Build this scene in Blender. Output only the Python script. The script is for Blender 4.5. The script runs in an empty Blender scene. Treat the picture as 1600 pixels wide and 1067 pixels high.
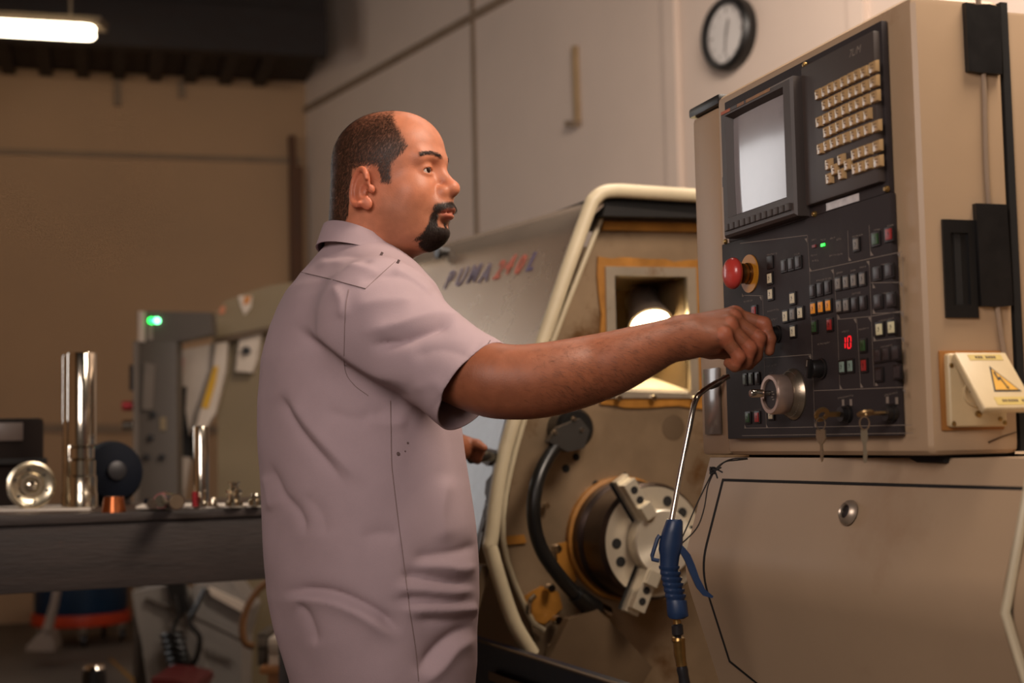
import bpy, bmesh, math, random
import numpy as np
from mathutils import Matrix, Vector

random.seed(7)
rng = np.random.default_rng(7)
SC = bpy.context.scene
COL = SC.collection

# ------------------------------------------------------------------ camera
FPX = 2222.0                       # focal length in pixels of the 1600 x 1067 frame (50 mm, full frame)
CAM_Z = 1.17
PITCH, ROLL = math.radians(4.08), math.radians(-1.2)
cam_data = bpy.data.cameras.new('camera')
cam_data.sensor_width = 36.0
cam_data.lens = FPX / 1600 * 36.0
cam_data.clip_start, cam_data.clip_end = 0.05, 100
cam = bpy.data.objects.new('camera', cam_data)
COL.objects.link(cam)
RC = (Matrix.Rotation(math.pi / 2 + PITCH, 3, 'X') @ Matrix.Rotation(ROLL, 3, 'Z'))
cam.matrix_world = Matrix.Translation((0, 0, CAM_Z)) @ RC.to_4x4()
cam_data.dof.use_dof = True
cam_data.dof.focus_distance = 2.29
cam_data.dof.aperture_fstop = 3.2
SC.camera = cam

# ------------------------------------------------------------------ world, lamps, exposure
world = bpy.data.worlds.new('world'); SC.world = world
world.use_nodes = True
wbg = world.node_tree.nodes['Background']
wbg.inputs['Color'].default_value = (1.0, 0.80, 0.62, 1)
wbg.inputs['Strength'].default_value = 0.07
SC.view_settings.view_transform = 'Standard'
SC.view_settings.look = 'None'
SC.view_settings.gamma = 1.0
SC.view_settings.use_curve_mapping = False
SC.view_settings.exposure = 0.0


def area_light(name, loc, target, size, size_y, power, color):
    d = bpy.data.lights.new(name, 'AREA')
    d.shape = 'RECTANGLE'; d.size = size; d.size_y = size_y
    d.energy = power; d.color = color
    o = bpy.data.objects.new(name, d); COL.objects.link(o)
    o.location = loc
    o.rotation_euler = (Vector(target) - Vector(loc)).to_track_quat('-Z', 'Y').to_euler()
    return o


# assumed ceiling fixture over the work place, an assumed second row towards the wall, and a soft fill added behind the camera
area_light('assumed_key_light', (1.05, 1.85, 2.85), (-0.1, 2.35, 1.4), 1.0, 0.6, 52, (1.0, 0.83, 0.68))
area_light('assumed_wall_light', (0.7, 3.6, 3.6), (1.5, 5.4, 1.3), 1.6, 0.4, 72, (1.0, 0.85, 0.73))
area_light('front_fill_light', (-0.9, -0.6, 2.4), (-0.1, 2.4, 1.2), 1.6, 1.2, 60, (1.0, 0.86, 0.80))
WIN_Y, WIN_Z, WIN_W, WIN_H = 5.9, 2.15, 2.2, 1.5        # assumed window in the left wall, set where screen and pane reflect it
WIN2_Y, WIN2_Z, WIN2_W, WIN2_H = 8.2, 3.4, 1.1, 0.9      # an added one, higher and further back, for a bright spot on the hood
area_light('hood_glint_light', (-3.82, WIN2_Y, WIN2_Z), (0, WIN2_Y - 2.5, WIN2_Z - 0.8), WIN2_W, WIN2_H, 13, (1.0, 0.95, 0.88))
area_light('assumed_window_light', (-3.82, WIN_Y, WIN_Z), (0, WIN_Y - 0.9, WIN_Z - 0.1), WIN_W, WIN_H, 36, (0.97, 0.96, 0.96))  # area light in the assumed window, reflected by screen and pane


# ------------------------------------------------------------------ picture measurements -> places
def ray(px, py):
    return (RC @ Vector(((px - 800) / FPX, (533.5 - py) / FPX, -1.0))).normalized()


CAM = Vector((0, 0, CAM_Z))


def at(px, py, Y):
    """point at world depth Y"""
    d = ray(px, py)
    return CAM + d * (Y / d.y)


def on(px, py, p0, n):
    """point on a plane"""
    d = ray(px, py); n = Vector(n)
    return CAM + d * ((Vector(p0) - CAM).dot(n) / d.dot(n))


def proj(P):
    """world points (N,3) -> pixels (N,2)"""
    Q = (np.asarray(P, dtype=float) - np.array(CAM)) @ np.array(RC)
    return np.stack([800 + FPX * Q[:, 0] / -Q[:, 2], 533.5 - FPX * Q[:, 1] / -Q[:, 2]], 1)


# ------------------------------------------------------------------ materials
def lin(c):
    out = []
    for v in c[:3]:
        v = v / 255.0
        out.append(v / 12.92 if v <= 0.04045 else ((v + 0.055) / 1.055) ** 2.4)
    return tuple(out) + (1.0,)


def nn(nt, typ, **kw):
    n = nt.nodes.new(typ)
    for k, v in kw.items():
        setattr(n, k, v)
    return n


MATS = {}


def M(name, col, rough=0.5, metal=0.0, var=0.12, scale=6.0, bump=0.0, bscale=60.0, coat=0.0, emit=None, es=0.0,
      stretch=None, stain=None, stain_scale=3.0, stain_lo=0.58, sss=0.0, spec=0.5, aniso=0.0, alpha=1.0, trans=0.0):
    """principled material with noise in colour, gloss and relief; stain = second colour in blotches"""
    m = bpy.data.materials.new(name); m.use_nodes = True
    nt = m.node_tree; p = nt.nodes['Principled BSDF']
    L = nt.links.new
    tc = nn(nt, 'ShaderNodeTexCoord')
    mp = nn(nt, 'ShaderNodeMapping')
    if stretch: mp.inputs['Scale'].default_value = stretch
    L(tc.outputs['Object'], mp.inputs['Vector'])
    nz = nn(nt, 'ShaderNodeTexNoise'); nz.inputs['Scale'].default_value = scale
    nz.inputs['Detail'].default_value = 5; nz.inputs['Roughness'].default_value = 0.6
    L(mp.outputs['Vector'], nz.inputs['Vector'])
    c = lin(col)
    ramp = nn(nt, 'ShaderNodeValToRGB')
    ramp.color_ramp.elements[0].position = 0.3; ramp.color_ramp.elements[1].position = 0.7
    ramp.color_ramp.elements[0].color = tuple(v * (1 - var) for v in c[:3]) + (1,)
    ramp.color_ramp.elements[1].color = tuple(min(1, v * (1 + var)) for v in c[:3]) + (1,)
    L(nz.outputs['Fac'], ramp.inputs['Fac'])
    out = ramp.outputs['Color']
    if stain:
        n2 = nn(nt, 'ShaderNodeTexNoise'); n2.inputs['Scale'].default_value = stain_scale
        n2.inputs['Detail'].default_value = 8; n2.inputs['Roughness'].default_value = 0.65
        L(mp.outputs['Vector'], n2.inputs['Vector'])
        mr = nn(nt, 'ShaderNodeMapRange')
        mr.inputs['From Min'].default_value = stain_lo; mr.inputs['From Max'].default_value = stain_lo + 0.12
        L(n2.outputs['Fac'], mr.inputs['Value'])
        mx = nn(nt, 'ShaderNodeMix', data_type='RGBA')
        L(mr.outputs['Result'], mx.inputs['Factor']); L(out, mx.inputs['A'])
        mx.inputs['B'].default_value = lin(stain)
        out = mx.outputs['Result']
    L(out, p.inputs['Base Color'])
    rr = nn(nt, 'ShaderNodeMapRange')
    rr.inputs['To Min'].default_value = max(0.02, rough * 0.82); rr.inputs['To Max'].default_value = min(1, rough * 1.18)
    L(nz.outputs['Fac'], rr.inputs['Value']); L(rr.outputs['Result'], p.inputs['Roughness'])
    p.inputs['Metallic'].default_value = metal
    p.inputs['Specular IOR Level'].default_value = spec
    p.inputs['Coat Weight'].default_value = coat
    p.inputs['Coat Roughness'].default_value = 0.08
    if aniso: p.inputs['Anisotropic'].default_value = aniso
    if trans:
        p.inputs['Transmission Weight'].default_value = trans
    if sss:
        p.inputs['Subsurface Weight'].default_value = sss
        p.inputs['Subsurface Radius'].default_value = (1.0, 0.35, 0.2)
        p.inputs['Subsurface Scale'].default_value = 0.006
    if emit:
        p.inputs['Emission Color'].default_value = lin(emit)
        p.inputs['Emission Strength'].default_value = es
    if bump:
        nb = nn(nt, 'ShaderNodeTexNoise'); nb.inputs['Scale'].default_value = bscale
        nb.inputs['Detail'].default_value = 4
        L(mp.outputs['Vector'], nb.inputs['Vector'])
        b = nn(nt, 'ShaderNodeBump'); b.inputs['Strength'].default_value = bump; b.inputs['Distance'].default_value = 0.002
        L(nb.outputs['Fac'], b.inputs['Height']); L(b.outputs['Normal'], p.inputs['Normal'])
    MATS[name] = m
    return m


# ------------------------------------------------------------------ objects
WORLD = {}                                   # object name -> world matrix


def link(o, parent, W):
    COL.objects.link(o)
    W = W or Matrix.Identity(4)
    if parent is not None:
        o.parent = parent
        o.matrix_parent_inverse = WORLD[parent.name].inverted()
    o.matrix_basis = W
    WORLD[o.name] = W.copy()
    return o


def tag(o, label=None, cat=None, group=None, kind=None):
    if label: o['label'] = label
    if cat: o['category'] = cat
    if group: o['group'] = group
    if kind: o['kind'] = kind
    return o


def thing(name, label, cat, W=None, group=None):
    if W is None: W = Matrix.Identity(4)
    if isinstance(W, Vector): W = Matrix.Translation(W)
    o = bpy.data.objects.new(name, None)
    o.empty_display_size = 0.05
    link(o, None, W)
    return tag(o, label, cat, group)


def finish(me, mat, smooth):
    if mat is not None: me.materials.append(mat)
    if smooth:
        me.polygons.foreach_set('use_smooth', [True] * len(me.polygons))
        if smooth < 180:
            me.set_sharp_from_angle(angle=math.radians(smooth))


def obj(name, bm, mat, parent=None, W=None, smooth=35, bevel=0, bseg=2, recalc=True):
    if bevel:
        es = [e for e in bm.edges if len(e.link_faces) == 2 and e.calc_face_angle(0) > 0.6]
        bmesh.ops.bevel(bm, geom=es, offset=bevel, segments=bseg, profile=0.6, affect='EDGES', clamp_overlap=True)
    if recalc: bmesh.ops.recalc_face_normals(bm, faces=bm.faces[:])
    me = bpy.data.meshes.new(name)
    bm.to_mesh(me); bm.free()
    finish(me, mat, smooth)
    return link(bpy.data.objects.new(name, me), parent, W)


def dup(o, parent, W, label=None, mat=None):
    c = bpy.data.objects.new(o.name.split('.')[0], o.data)
    link(c, parent, W)
    if mat is not None:
        c.material_slots[0].link = 'OBJECT'; c.material_slots[0].material = mat
    if label: c['label'] = label
    return c


def BM():
    return bmesh.new()


def bx(bm, c, s, rot=None):
    r = bmesh.ops.create_cube(bm, size=1.0)
    m = Matrix.Translation(c) @ (rot.to_4x4() if rot else Matrix.Identity(4)) @ Matrix.Diagonal((s[0], s[1], s[2], 1))
    bmesh.ops.transform(bm, matrix=m, verts=r['verts'])
    return r['verts']


def frame_to(d):
    d = Vector(d).normalized()
    return d.to_track_quat('Z', 'Y').to_matrix()


def lathe(bm, prof, p0=(0, 0, 0), axis=(0, 0, 1), seg=32, closed=False):
    """prof = [(radius, height along the axis)]"""
    R = frame_to(axis); p0 = Vector(p0)
    rings = []
    for r, h in prof:
        if r < 1e-6:
            rings.append([bm.verts.new(p0 + R @ Vector((0, 0, h)))])
        else:
            rings.append([bm.verts.new(p0 + R @ Vector((r * math.cos(2 * math.pi * k / seg), r * math.sin(2 * math.pi * k / seg), h))) for k in range(seg)])
    pairs = list(zip(rings[:-1], rings[1:]))
    if closed: pairs.append((rings[-1], rings[0]))
    for a, b in pairs:
        for k in range(seg):
            k2 = (k + 1) % seg
            if len(a) == 1 and len(b) == 1: continue
            if len(a) == 1: bm.faces.new((a[0], b[k], b[k2]))
            elif len(b) == 1: bm.faces.new((a[k], a[k2], b[0]))
            else: bm.faces.new((a[k], a[k2], b[k2], b[k]))


def cyl(bm, p0, p1, r0, r1=None, seg=20):
    p0, p1 = Vector(p0), Vector(p1)
    r1 = r0 if r1 is None else r1
    h = (p1 - p0).length
    lathe(bm, [(0, 0), (r0, 0), (r1, h), (0, h)], p0, p1 - p0, seg)


def smooth_path(pts, n=8):
    """Catmull-Rom through the points"""
    P = [Vector(p) for p in pts]
    P = [P[0] * 2 - P[1]] + P + [P[-1] * 2 - P[-2]]
    out = []
    for i in range(1, len(P) - 2):
        for k in range(n):
            t = k / n
            out.append(0.5 * ((2 * P[i]) + (P[i + 1] - P[i - 1]) * t + (2 * P[i - 1] - 5 * P[i] + 4 * P[i + 1] - P[i + 2]) * t * t
                              + (3 * P[i] - P[i - 1] - 3 * P[i + 1] + P[i + 2]) * t ** 3))
    out.append(P[-2])
    return out


def tube(bm, pts, r, seg=10, caps=True):
    pts = [Vector(p) for p in pts]
    n = len(pts)
    rr = r if isinstance(r, (list, tuple)) else [r] * n
    up = Vector((0.13, 0.31, 0.94))
    rings = []
    prev = None
    for i in range(n):
        t = (pts[min(i + 1, n - 1)] - pts[max(i - 1, 0)]).normalized()
        if prev is None:
            a = t.cross(up)
            if a.length < 0.05: a = t.cross(Vector((1, 0, 0)))
        else:
            a = prev - t * prev.dot(t)
        a.normalize(); prev = a
        b = t.cross(a)
        rings.append([bm.verts.new(pts[i] + (a * math.cos(2 * math.pi * k / seg) + b * math.sin(2 * math.pi * k / seg)) * rr[i]) for k in range(seg)])
    for A, B in zip(rings[:-1], rings[1:]):
        for k in range(seg):
            bm.faces.new((A[k], A[(k + 1) % seg], B[(k + 1) % seg], B[k]))
    if caps:
        bm.faces.new(rings[0][::-1]); bm.faces.new(rings[-1])


def prism(bm, poly, vec):
    """closed polygon of 3-D points, pushed along vec"""
    vec = Vector(vec)
    A = [bm.verts.new(Vector(p)) for p in poly]
    B = [bm.verts.new(Vector(p) + vec) for p in poly]
    n = len(poly)
    bm.faces.new(A); bm.faces.new(B[::-1])
    for k in range(n):
        bm.faces.new((A[k], B[k], B[(k + 1) % n], A[(k + 1) % n]))


def quad(bm, pts):
    bm.faces.new([bm.verts.new(Vector(p)) for p in pts])


def text_mesh(body, size, extrude=0.0, shear=0.0, bold=0.0, align='CENTER'):
    cu = bpy.data.curves.new('lettering', 'FONT')
    cu.body = body; cu.size = size; cu.extrude = extrude; cu.shear = shear; cu.offset = bold
    cu.align_x = align; cu.align_y = 'CENTER'; cu.resolution_u = 3
    o = bpy.data.objects.new('lettering', cu); COL.objects.link(o)
    dg = bpy.context.evaluated_depsgraph_get()
    me = bpy.data.meshes.new_from_object(o.evaluated_get(dg))
    bpy.data.objects.remove(o); bpy.data.curves.remove(cu)
    return me


def lettering(name, body, size, mat, parent, W, **kw):
    me = text_mesh(body, size, **kw)
    me.materials.clear(); me.materials.append(mat)
    return link(bpy.data.objects.new(name, me), parent, W)


def W_axes(o, x, y, z):
    """world matrix from an origin and three axes"""
    m = Matrix((Vector(x), Vector(y), Vector(z))).transposed().to_4x4()
    m.translation = Vector(o)
    return m
# ================================================================== the room
m_wall = M('painted_wall', (206, 188, 174), 0.75, var=0.05, scale=1.2, bump=0.15, bscale=25)
m_wall_back = M('back_wall_paint', (170, 138, 106), 0.8, var=0.08, scale=0.8, bump=0.15, bscale=20)
m_floor = M('concrete_floor', (84, 76, 68), 0.55, var=0.2, scale=1.5, bump=0.1, stain=(52, 46, 40), stain_scale=1.1)
m_timber = M('dark_timber', (24, 11, 6), 0.7, var=0.3, scale=3, stretch=(1, 8, 8), bump=0.2)
m_seam = M('wall_seam', (132, 112, 92), 0.8)
m_post = M('brown_post', (84, 52, 28), 0.7, var=0.25, scale=4, stretch=(6, 6, 0.6))

UZ = Vector((0, 0, 1))
# right wall: passes behind the lathe, direction d_w
d_w = Vector((-0.507, 0.862, 0)).normalized()
n_w = Vector((-0.862, -0.507, 0)).normalized()
CLOCK = at(1145, 54, 6.2)
def w_pt(px, py, off=0.0): return on(px, py, CLOCK + n_w * off, n_w)
corner = w_pt(480, 400); corner.z = 0
# back wall: from that corner to the left, a little nearer on the left
bl = at(0, 300, corner.y * 0.944); bl.z = 0
d_b = (bl - corner).normalized()
n_b = Vector((d_b.y, -d_b.x, 0))
if n_b.y > 0: n_b = -n_b
def b_pt(px, py, off=0.0): return on(px, py, corner + n_b * off, n_b)

def wall_slab(name, p0, p1, n, h, mat):
    bm = BM(); prism(bm, [p0, p1, p1 + UZ * h, p0 + UZ * h], -Vector(n) * 0.2)
    return tag(obj(name, bm, mat, smooth=0), kind='structure')

R_end = corner - d_w * 14
wall_r = wall_slab('wall_right', corner, R_end, n_w, 5.0, m_wall)
L_end = corner + d_b * ((-3.85 - corner.x) / d_b.x)
wall_b = wall_slab('wall_back', corner, L_end, n_b, 5.0, m_wall_back)
bm = BM(); bx(bm, (0, 5, -0.1), (18, 16, 0.2)); floor = tag(obj('floor', bm, m_floor, smooth=0), kind='structure')
bm = BM(); bx(bm, (0, 5, 5.1), (18, 16, 0.2)); tag(obj('ceiling', bm, m_timber, smooth=0), kind='structure')
wall_l = wall_slab('wall_left', L_end, L_end + Vector((0, -13, 0)), Vector((1, 0, 0)), 5.0, m_wall_back)

# assumed high window in the left wall, outside the frame: an area light stands for its daylight; the second is added to brighten the hood
m_wframe = M('window_frame_paint', (150, 140, 128), 0.5)
for wname, WY, WZ, WW, WH in (('assumed_window', WIN_Y, WIN_Z, WIN_W, WIN_H), ('added_window', WIN2_Y, WIN2_Z, WIN2_W, WIN2_H)):
    wn = tag(link(bpy.data.objects.new(wname, None), None, Matrix.Translation((-3.84, WY, WZ))), kind='structure')
    for dy, dz, sy, sz in ((0, WH / 2, WW + 0.1, 0.06), (0, -WH / 2, WW + 0.1, 0.06), (-WW / 2, 0, 0.06, WH), (WW / 2, 0, 0.06, WH)):
        bm = BM(); bx(bm, (-3.80, WY + dy, WZ + dz), (0.08, sy, sz)); obj('window_frame', bm, m_wframe, wn, smooth=0)  # frames round the assumed and the added window

# low dark timber soffit along the back wall with joists under it
zs = b_pt(240, 117).z
sof_d = 1.05
c0 = corner + UZ * zs; c1 = L_end + UZ * zs
front = n_b * sof_d
bm = BM(); prism(bm, [c0, c1, c1 + front, c0 + front - d_w.cross(UZ) * 0.0], UZ * 1.1)
# trim the free end so that it follows the right wall
sof = tag(obj('trim_1', bm, m_timber, smooth=0), kind='structure')
for k in range(9):
    p = corner + d_b * (0.3 + 0.25 * k) + UZ * (zs - 0.05)
    bm = BM(); prism(bm, [p, p + d_b * 0.09, p + d_b * 0.09 + n_b * sof_d, p + n_b * sof_d], UZ * 0.05)
    obj('joist', bm, m_timber, sof, smooth=0)
p = corner + n_b * (sof_d - 0.06) + UZ * (zs - 0.1)
bm = BM(); prism(bm, [p, L_end + (p - corner), L_end + (p - corner) + n_b * 0.12, p + n_b * 0.12], UZ * 0.3)
obj('beam', bm, m_timber, sof, smooth=0)

# seams of the wall panels
def wall_strip(name, pts, w, off, mat, parent, n):
    bm = BM()
    a, b = pts
    t = (b - a).normalized(); s = t.cross(Vector(n)).normalized() * w / 2
    prism(bm, [a - s, a + s, b + s, b - s], Vector(n) * off)
    return obj(name, bm, mat, parent, smooth=0)

def upright(px, py):                                   # full-height line on the right wall through a pixel
    p = w_pt(px, py); return Vector((p.x, p.y, 0.0)), Vector((p.x, p.y, 5.0))
wall_strip('seam', upright(743, 200), 0.03, 0.012, m_seam, wall_r, n_w)
wall_strip('pilaster', upright(1055, 130), 0.085, 0.03, m_wall, wall_r, n_w)
wall_strip('pilaster', upright(1345, 20), 0.085, 0.03, m_wall, wall_r, n_w)
zsm = (w_pt(640, 81).z + w_pt(790, 0).z) / 2
wall_strip('seam', (corner + UZ * zsm, R_end + UZ * zsm), 0.045, 0.02, m_seam, wall_r, n_w)
wall_strip('seam', (b_pt(-20, 236), b_pt(470, 252)), 0.04, 0.012, m_seam, wall_b, n_b)
wall_strip('seam', (b_pt(-20, 668), b_pt(470, 672)), 0.06, 0.02, m_seam, wall_b, n_b)
wall_strip('bracket', (b_pt(183, 122), b_pt(184, 166)), 0.05, 0.03, m_seam, wall_b, n_b)
wall_strip('bracket', (b_pt(283, 127), b_pt(284, 154)), 0.05, 0.03, m_seam, wall_b, n_b)

# brown timber post in the corner
t = thing('timber_post', 'brown timber post standing in the corner behind the worker', 'post', b_pt(462, 980))
bm = BM(); bx(bm, (0, 0, 0), (0.09, 0.07, 1.0))
bmesh.ops.transform(bm, matrix=Matrix.Translation((0, 0, 0)), verts=bm.verts[:])
def slab_between(bm, a, b, w, th, n):
    tt = (b - a).normalized(); s = tt.cross(Vector(n)).normalized() * w / 2
    prism(bm, [a - s, a + s, b + s, b - s], Vector(n) * th)
bm.free(); bm = BM(); slab_between(bm, b_pt(461, 262, 0.01), b_pt(468, 990, 0.01), 0.095, 0.07, n_b)
obj('lower_post', bm, m_post, t, smooth=0)
bm = BM(); slab_between(bm, b_pt(455, 214, 0.01), b_pt(457, 262, 0.01), 0.05, 0.07, n_b)
obj('upper_post', bm, m_post, t, smooth=0)

# ------------------------------------------------------------------ fluorescent lamp
m_lampbody = M('lamp_housing', (120, 105, 85), 0.5)
m_tube = M('fluorescent_tube', (255, 250, 235), 0.4, emit=(255, 236, 205), es=9.0, var=0.0)
LY = 8.2
e0, e1 = at(143, 51, LY), at(-130, 36, LY)
lt = thing('fluorescent_lamp', 'glowing fluorescent ceiling lamp hung under the dark timber soffit', 'lamp', (e0 + e1) / 2)
ax = (e1 - e0)
for dz in (-0.018, 0.018):
    bm = BM()
    tt = ax.normalized()
    o2 = UZ * dz
    pts = [e0 + o2 - tt * 0.02, e0 + o2, e0 + o2 + tt * 0.05, e1 + o2]
    tube(bm, pts, [0.014, 0.028, 0.031, 0.031], 14)
    obj('tube', bm, m_tube, lt)
bm = BM(); slab_between(bm, e0 + UZ * 0.075 - ax.normalized() * 0.05, e1 + UZ * 0.075, 0.05, 0.16, Vector((0, 1, 0)))
obj('housing', bm, m_lampbody, lt, smooth=0)
for f in (0.12, 0.85):
    bm = BM(); cyl(bm, e0.lerp(e1, f) + UZ * 0.1, e0.lerp(e1, f) + UZ * 0.36, 0.008); obj('hanger', bm, m_lampbody, lt)

# ------------------------------------------------------------------ wall clock
m_black = M('black_plastic', (20, 18, 17), 0.4)
m_dial = M('clock_dial', (205, 200, 196), 0.5, var=0.03)
WC = W_axes(CLOCK + n_w * 0.0, -d_w, UZ, n_w)       # local x to the right, y up, z out of the wall
ck = thing('wall_clock', 'round black-rimmed clock with a pale dial on the right wall', 'clock', WC)
RCL = 0.165
bm = BM(); lathe(bm, [(0, 0), (RCL, 0), (RCL, 0.045), (RCL - 0.012, 0.06), (RCL - 0.028, 0.06), (RCL - 0.032, 0.03), (0, 0.03)], seg=48)
obj('rim', bm, m_black, ck, WC)
bm = BM(); lathe(bm, [(0, 0.034), (RCL - 0.033, 0.034)], seg=48)
dial = obj('dial', bm, m_dial, ck, WC)
m_grey = M('grey_print', (110, 105, 102), 0.6)
for k in range(12):
    a = math.radians(30 * k); big = k % 3 == 0
    bm = BM(); bx(bm, (0, 0, 0.0355), (0.008 if big else 0.005, 0.022 if big else 0.012, 0.001))
    obj('hour_mark', bm, m_grey, dial, WC @ Matrix.Rotation(a, 4, 'Z') @ Matrix.Translation((0, 0.107, 0)), smooth=0)
for a, ln, w in ((math.radians(-17), 0.075, 0.010), (math.radians(172), 0.1, 0.007)):
    bm = BM(); bx(bm, (0, ln / 2 - 0.012, 0.04), (w, ln, 0.002))
    obj('hand', bm, m_grey, ck, WC @ Matrix.Rotation(a, 4, 'Z'), smooth=0)

# ------------------------------------------------------------------ conduit on the wall
m_cond = M('tan_conduit', (158, 132, 98), 0.6)
ct = thing('wall_conduit', 'short tan conduit running up the right wall left of the clock', 'conduit', w_pt(903, 135))
bm = BM(); slab_between(bm, w_pt(901, 73), w_pt(905, 190), 0.032, 0.025, n_w); obj('strip', bm, m_cond, ct, bevel=0.004)
bm = BM(); slab_between(bm, w_pt(893, 194), w_pt(908, 194), 0.03, 0.045, n_w); obj('end_box', bm, m_seam, ct, bevel=0.004)
# ================================================================== the lathe (u = along the bed towards the camera, n = out of its front)
u_m = Vector((0.4, -0.9165, 0)).normalized()
n_m = Vector((-0.9165, -0.4, 0)).normalized()
K = at(1100, 890, 2.35)                               # kink of the base front at the door's far edge
zk = K.z
def mp(a, b, z): return Vector((K.x, K.y, 0)) + u_m * a + n_m * b + UZ * z
def pf(px, py, a): return on(px, py, K + u_m * a, u_m)  # pixel on a cross plane
def pn(px, py, b): return on(px, py, K + n_m * b, n_m)  # pixel on a front-parallel plane
def bz(P): return ((P - K).dot(n_m), P.z)

m_beige = M('beige_enamel', (162, 138, 111), 0.42, var=0.06, scale=2.5, bump=0.04, bscale=8, stain=(150, 122, 94), stain_scale=2.2, stain_lo=0.62)
m_edge = M('cream_frame_paint', (196, 182, 152), 0.45, var=0.1, scale=8, stain=(92, 60, 36), stain_scale=7, stain_lo=0.68)
m_steel = M('brushed_hood_steel', (200, 182, 164), 0.27, metal=0.75, var=0.08, scale=2.0)
m_inner = M('oily_interior_sheet', (146, 124, 98), 0.38, metal=0.5, var=0.25, scale=4, stain=(104, 72, 40), stain_scale=4.5, stain_lo=0.54)
m_dark = M('dark_gap', (14, 11, 9), 0.8)
m_amber = M('amber_sealant', (150, 100, 34), 0.45, var=0.3, scale=14, bump=0.5, bscale=40)
m_navy = M('dark_blue_apron', (14, 18, 34), 0.45, var=0.2)
m_chuckdark = M('dark_chuck_steel', (74, 62, 56), 0.3, metal=0.85, var=0.2)
m_bright = M('machined_steel', (205, 194, 174), 0.35, metal=0.6, var=0.05, scale=10)
m_jaw = M('ground_jaw_steel', (214, 204, 182), 0.36, metal=0.6, var=0.05)
m_rubber = M('black_rubber', (16, 15, 14), 0.35, var=0.1)
m_chrome = M('chrome', (190, 182, 170), 0.14, metal=1.0, var=0.04)
m_brown = M('brown_cast', (96, 78, 58), 0.5, metal=0.3, var=0.15)

lathe_t = thing('lathe', 'beige turning lathe with open work space and slanted cream frame', 'lathe', mp(0, -0.4, 0))

# ---- base cabinet under the pendant: kinked front, extruded along the bed
top_z = 1.138
slope = 0.048 / (1.099 - zk)
b_top = -slope * (top_z - zk)
b_bot = -0.31
A0, A1 = -0.07, 1.7
def front_b(z):
    """front profile with a rounded bend at the kink"""
    up, dn_, h = slope, b_bot / (zk - 0.02), 0.04
    if z >= zk + h: return -up * (z - zk)
    if z <= zk - h: return dn_ * (zk - z)
    t = (zk + h - z) / (2 * h)
    return (1 - t) ** 2 * (-up * h) + t * t * (dn_ * h)
bend = [zk + 0.04 - 0.01 * k for k in range(9)]
prof = [(-0.95, 0.02), (b_bot, 0.02)] + [(front_b(z), z) for z in bend[::-1]] + [(b_top, top_z), (-0.95, top_z)]
bm = BM(); prism(bm, [mp(A0, b, z) for b, z in prof], u_m * (A1 - A0))
base = obj('base_cabinet', bm, m_beige, lathe_t, smooth=40)
# door panel let into the base front: dark gap round it, panel proud
dz_top, dz_bot = 1.099, 0.806
dA1 = 0.683
def door_mesh(a0, a1, off, th, g=0.0):
    bm = BM()
    zs_ = [dz_top + g] + bend + [dz_bot - g]
    rows = [[mp(a0, front_b(z) + off, z), mp(a1, front_b(z) + off, z)] for z in zs_]
    rows[-1][1] = mp(a1, front_b(0.52) + off, 0.52 - g)     # bottom edge falls away towards the camera
    n = n_m * -th
    F = [[bm.verts.new(p) for p in r] for r in rows]; B = [[bm.verts.new(p + n) for p in r] for r in rows]
    L_ = len(rows) - 1
    for i in range(L_):
        bm.faces.new((F[i][0], F[i][1], F[i + 1][1], F[i + 1][0])); bm.faces.new((B[i][0], B[i + 1][0], B[i + 1][1], B[i][1]))
        for k in range(2): bm.faces.new((F[i][k], F[i + 1][k], B[i + 1][k], B[i][k]))
    for i in (0, L_): bm.faces.new((F[i][0], F[i][1], B[i][1], B[i][0]))
    return bm
obj('door_gap', door_mesh(-0.013, dA1 + 0.012, 0.0015, 0.006, 0.0045), m_dark, base, smooth=40)
door = obj('cabinet_door', door_mesh(0, dA1, 0.005, 0.006), m_beige, lathe_t, smooth=40)
# pale rubbed edge of the neighbouring cover
bm = BM(); tube(bm, [mp(dA1 + 0.012, front_b(dz_top) + 0.004, dz_top + 0.02), mp(dA1 + 0.012, 0.005, zk), mp(dA1 + 0.012, front_b(0.45) + 0.004, 0.45)], 0.006, 8)
obj('cover_edge', bm, m_edge, lathe_t)
# ring of the door lock
dn = (n_m + UZ * slope).normalized()
lc = on(1326, 801, mp(0, front_b(1.05) + 0.008, 1.05), dn)
bm = BM(); lathe(bm, [(0.0095, 0.0), (0.0098, 0.007), (0.0115, 0.009), (0.0140, 0.0075), (0.018, 0.003), (0.019, 0.0)], lc, dn, 32)
lk = obj('lock_ring', bm, M('tarnished_ring', (176, 160, 142), 0.38, metal=0.7), door)
bm = BM(); lathe(bm, [(0, 0.0045), (0.0099, 0.0045)], lc, dn, 24); obj('lock_hole', bm, m_black, door)
# dark shadow line under the pendant
# ---- opening: cross frame at the headstock end
AF = -1.0
AW = -1.08                                           # headstock wall
frame_px = [(1300, 318), (1095, 306), (1000, 300), (962, 298), (942, 301), (929, 311), (920, 328), (885, 425), (850, 527), (790, 700), (768, 838), (768, 862), (800, 965), (832, 1022)]
fp = [pf(x, y, AF) for x, y in frame_px]
bm = BM(); tube(bm, smooth_path(fp, 5), 0.0175, 12)
obj('opening_frame', bm, m_edge, lathe_t)
inn = [p + Vector((0, 0, 0)) for p in fp]
# inner lip, thinner, a little behind
lip = [(1300, 345), (1095, 338), (946, 330), (938, 345), (866, 527), (806, 700), (786, 842), (826, 960), (850, 985)]
bm = BM(); tube(bm, smooth_path([pf(x, y, AW + 0.02) for x, y in lip], 4), 0.007, 8)
obj('inner_lip', bm, m_edge, lathe_t)
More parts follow.
